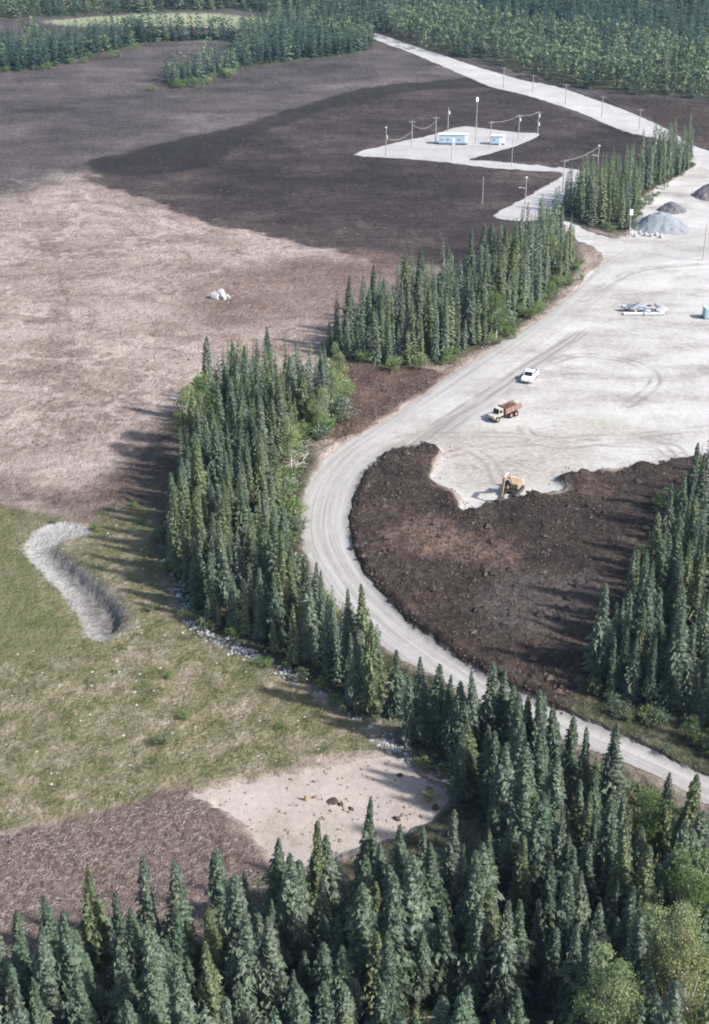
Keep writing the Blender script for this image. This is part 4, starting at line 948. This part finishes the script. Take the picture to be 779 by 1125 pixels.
MB().tube((.0, -.7, 1.9), (.0, -2.2, 3.6), .11).build('boom_cylinder', M_GAL, t); MB().tube((0, -2.7, 5.1), (0, -4.35, 4.95), .09).build('stick_cylinder', M_GAL, t)

# ------------------------------------------------------------------ site trailers, container, material stacks
def trailer(px, py, L, W_, H_, rot, label, windows=True):
    p = at(px, py); t = empty('site_trailer', p, rot); tag(t, label, 'trailer', 'site trailers on the gravel pad')
    for x in (-L * .36, 0, L * .36):
        for y in (-W_ * .3, W_ * .3): MB().box((x, y, .2), (.4, .4, .6)).build('support_block', M_STEEL, t)
    w = MB().box((0, 0, .45 + H_ / 2), (L, W_, H_), bevel=.03).build('wall', M_BLUE, t)
    MB().box((L / 2 - .6, 0, .45 + H_ / 2), (1.3, W_ + .06, H_ - .06)).build('end_panel', M_WHITE, t)
    MB().prism([(-W_ / 2 - .2, H_ + .46), (0, H_ + .82), (W_ / 2 + .2, H_ + .46)], L + .4).build('roof', mat('pale_roof', (.48, .56, .58), .6, .12), t)
    n = int(L // 2.4)
    for k in range(n):
        x = -L / 2 + 1.2 + k * 2.2
        if x > L / 2 - 1.6: break
        if k == n // 2:
            d = MB().box((x, -W_ / 2 - .03, 1.5), (.95, .06, 2.05)).build('door', M_WHITE, t); MB().box((x + .35, -W_ / 2 - .08, 1.5), (.06, .06, .14)).build('handle', M_BLK, d)
            MB().box((x, -W_ / 2 - .5, .22), (1.2, .8, .4)).build('step', M_GAL, t)
        else:
            f = MB().box((x, -W_ / 2 - .02, 2.0), (1.0, .06, .9)).build('window', M_WHITE, t); MB().box((x, -W_ / 2 - .06, 2.0), (.84, .03, .74)).build('pane', mat('hazy_pane', (.16, .20, .22), .2, .2), f)
    MB().box((0, -W_ / 2 - .035, .62), (L - .1, .05, .35)).build('skirting', mat('blue_skirt', (.20, .30, .45), .6), t)
trailer(498, 158, 11.0, 3.6, 3.3, R(-4), 'long pale blue site trailer with a white end on the gravel pad')
trailer(547, 158.5, 5.2, 3.2, 2.9, R(-4), 'short pale blue site trailer beside the long one')

p = at(786, 349); t = empty('storage_container', p, R(4)); tag(t, 'pale blue storage container at the right edge of the yard', 'container')
MB().box((0, 0, 1.45), (6.1, 2.44, 2.5), bevel=.03).build('wall', M_BLUE, t); MB().box((0, 0, .14), (6.0, 2.3, .24)).build('skid', M_BLK, t)
for k in range(14): MB().box((-2.75 + k * .42, -1.24, 1.45), (.16, .06, 2.3)).build('rib', M_BLUE, t)
for k in (-1, 1): MB().box((-3.07, k * .58, 1.45), (.06, 1.1, 2.3)).build('door', M_BLUE, t)
MB().tube((-3.1, -.6, .3), (-4.0, 0, .35), .07).tube((-3.1, .6, .3), (-4.0, 0, .35), .07).build('drawbar', M_STEEL, t)

# scrap and pipe stack
p0 = at(708, 343)
for k in range(4):
    o = empty('culvert_pipe', p0 + Vector((-3.2 + (k % 2) * 5.2, -1.7 - .62 * (k // 2), 0)), R(-3 + 2 * k)); L_ = 4.8
    MB().tube((-L_ / 2, 0, .32), (L_ / 2, 0, .32), .3, .3, 12).build('pipe_wall', mat('pipe_grey', (.46, .47, .48), .6, .2), o)
    for e in (-1, 1): MB().tube((e * (L_ / 2 - .12), 0, .32), (e * (L_ / 2 + .02), 0, .32), .35, .35, 12).build('collar', M_GAL, o)
    tag(o, ['white pipe lying at the left front of the scrap stack', 'white pipe at the right front of the scrap stack', 'foremost white pipe at the left of the scrap stack', 'foremost white pipe at the right of the scrap stack'][k], 'pipe', 'pipes by the scrap stack')
sc_ = empty('scrap_stack', p0); sc_.scale = (1.15, 1.2, 1.35); tag(sc_, 'stack of grey and bluish scrap plates and beams on the yard', 'scrap')
rr = random.Random(4); cols = [mat('old_zinc', (.36, .37, .38), .7, .35), mat('bluish_plate', (.30, .34, .38), .6, .3), M_STEEL, M_CREAM, mat('dull_blue', (.14, .17, .21), .6)]
for k in range(34):
    x = rr.uniform(-4.2, 4.4); hgt = 1.0 * (1 - abs(x) / 6)
    MB().box((x, rr.uniform(-1.0, 1.3), .25 + rr.uniform(0, 1.5) * hgt), (rr.uniform(.6, 2.4), rr.uniform(.3, 1.2), rr.uniform(.08, .5)), rz(rr.uniform(-1, 1)) @ ry(rr.uniform(-.5, .5)) @ rx(rr.uniform(-.4, .4))).build(('plate', 'beam')[k % 2], cols[k % 5], sc_)
# pale bags in front of the large gravel pile
for k, q in enumerate([(693, 258), (698, 260), (703, 257), (709, 259), (715, 260), (721, 259), (726, 261)]):
    p = at(*q); o = MB().box((0, 0, .5), (1.1, 1.0, 1.0), bevel=.2, taper=(.82, .82)).build('bulk_bag', mat('bag_white', (.36, .365, .37), .8, .25, 2.0)); o.location = p; o.rotation_euler = (0, 0, k * .7)
    tag(o, 'white bulk bag in the row before the large gravel pile', 'bag', 'bulk bags before the gravel pile')

# ------------------------------------------------------------------ utility poles and wires
POLES = [  # base px, top px row, fittings, label
 ((424, 171), 140, 'lt', 'lamp pole at the left corner of the gravel pad'), ((452.5, 161), 132, 'c', 'pole second from the left along the back of the pad'), ((478.6, 156.7), 128, 'c', 'pole third from the left, just left of the long trailer'),
 ((492, 146), 118.5, 'b', 'pole behind the long trailer'), ((522.5, 158), 107.5, 'B', 'tallest pole with a white box on top between the two trailers'), ((496, 177), 158, '', 'thin bare post on the front edge of the pad'),
 ((530, 223.5), 194, '', 'bare post standing alone in the dark peat below the pad'), ((538.6, 162), 133, 'c', 'pole just left of the short trailer'), ((569.4, 153.7), 126, 'cb', 'pole with a white transformer right of the short trailer'),
 ((590.6, 147), 122, 'cbb', 'pole with two transformers at the right tip of the pad'), ((562, 183.4), 153.5, '', 'thin bare post on the pad access below the short trailer'), ((655, 202), 160, 'al', 'lamp pole rising from the wood at the end of the pad access'),
 ((618, 211), 175, 'ca', 'pole where the pad access turns'), ((576, 240), 195, 'al', 'lamp pole at the lower arm of the pad access'), ((553, 97), 74, 'c', 'leftmost pole along the far road'), ((585, 102), 82, 'c', 'second pole along the far road'),
 ((621, 115), 92, 'c', 'third pole along the far road'), ((661, 128), 105, 'c', 'fourth pole along the far road'), ((702, 143), 119, 'c', 'rightmost pole along the far road'), ((691, 261), 231, 'B', 'pole with a white box before the wood by the gravel piles'),
 ((772, 286), 246, '', 'bare pole in the yard near the right edge')]
PT = []
for b, top, fit, lab in POLES:
    p = at(*b); h = top_z(np.array([p.x, p.y]), top) - p.z; o = empty('utility_pole', p); thin = fit == ''
    MB().tube((0, 0, -.3), (0, 0, h), .19 if not thin else .14, .12 if not thin else .1, 8).build('post', M_POLE, o)
    if 'c' in fit:
        MB().box((0, -.16, h - .6), (2.4, .12, .14)).build('crossarm', M_POLE, o)
        for x in (-1.1, 0, 1.1): MB().tube((x, -.16, h - .53), (x, -.16, h - .25), .07, .05, 6).build('insulator', M_GAL, o)
    if 'a' in fit:
        MB().path([(0, 0, h * .72), (-1.0, -.2, h * .76), (-1.7, -.2, h * .76)], .06).build('lamp_arm', M_GAL, o); MB().box((-1.9, -.2, h * .76), (.7, .35, .18), bevel=.05).build('lamp_head', M_GAL, o)
    if 'l' in fit: MB().box((0, -.1, h), (.7, .5, .5), bevel=.1).build('lamp_head', M_GAL, o)
    if 't' in fit: MB().tube((.3, 0, h * .62), (.3, 0, h * .72), .22).build('fitting', M_GAL, o)
    for k in range(fit.count('b')): MB().tube((.28, -.12, h - 2.4 - 3.2 * k), (.28, -.12, h - 1.2 - 3.2 * k), .36, .36, 10).build('transformer', M_GAL, o)
    if 'B' in fit: MB().box((0, -.1, h - .6), (.9, .7, 1.6), bevel=.06).build('top_box', M_WHITE, o)
    tag(o, lab, 'pole', 'utility poles'); PT.append((p, h))
def wire(i, j, sag, r, lab, dz=.3):
    a = PT[i][0] + Vector((0, 0, PT[i][1] - dz)); b = PT[j][0] + Vector((0, 0, PT[j][1] - dz)); n = 14
    pts = [a.lerp(b, k / n) - Vector((0, 0, sag * 4 * (k / n) * (1 - k / n))) for k in range(n + 1)]
    w = MB().path(pts, r, 5).build('overhead_cable', M_POLE); tag(w, lab, 'cable', 'overhead cables')
wire(0, 1, 1.6, .05, 'sagging cable between the two leftmost poles of the pad', 4.0); wire(1, 2, 2.2, .055, 'sagging cable between second and third poles of the pad', 1.5)
wire(7, 8, .8, .05, 'cable from the short trailer pole to the transformer pole'); wire(8, 9, .6, .05, 'cable between the two transformer poles'); wire(12, 11, 1.0, .06, 'cable from the access turn to the pole in the wood')
for k in range(14, 18): wire(k, k + 1, 1.2, .05, ('first', 'second', 'third', 'last')[k - 14] + ' cable span along the far road from the left')

# ------------------------------------------------------------------ labels of look-alikes
LB = {}
bpy.context.view_layer.update()
for o in scene.objects:
    if o.parent is None and o.get('category') in ('tree', 'bush', 'bag'): LB.setdefault(o['label'], []).append((float(pix(np.array(o.matrix_world.translation[:]))[0]), o))
NTH = ['leftmost', 'second from left', 'third from left', 'fourth from left', 'fifth from left', 'sixth from left', 'seventh from left', 'eighth from left', 'ninth from left', 'tenth from left', 'eleventh from left', 'twelfth from left']
for lab, g in LB.items():
    g.sort(key=lambda q: q[0])
    for k, (_, o) in enumerate(g):
        if len(g) < 2 or k >= len(NTH): continue
        t_ = ('left one of two alike', 'right one of two alike')[k] if len(g) == 2 else (f'rightmost of {len(g)} alike' if k == len(g) - 1 else f'{NTH[k]} of {len(g)} alike')
        if len((lab + ' ' + t_).split()) <= 16: o['label'] = lab + ', ' + t_

# ------------------------------------------------------------------ air
hz = MB().box((0, 400, 74), (11200, 11200, 180)); hm = bpy.data.materials.new('haze'); hm.use_nodes = True; ht = hm.node_tree
ht.nodes.remove(ht.nodes['Principled BSDF']); pv = ht.nodes.new('ShaderNodeVolumePrincipled')
pv.inputs['Color'].default_value = (.50, .73, 1.0, 1); pv.inputs['Density'].default_value = .00006; pv.inputs['Anisotropy'].default_value = .2
ht.links.new(pv.outputs[0], ht.nodes['Material Output'].inputs['Volume'])
ho = hz.build('haze', hm); tag(ho, 'thin pale blue haze in the air over the whole place', 'haze', kind='stuff')
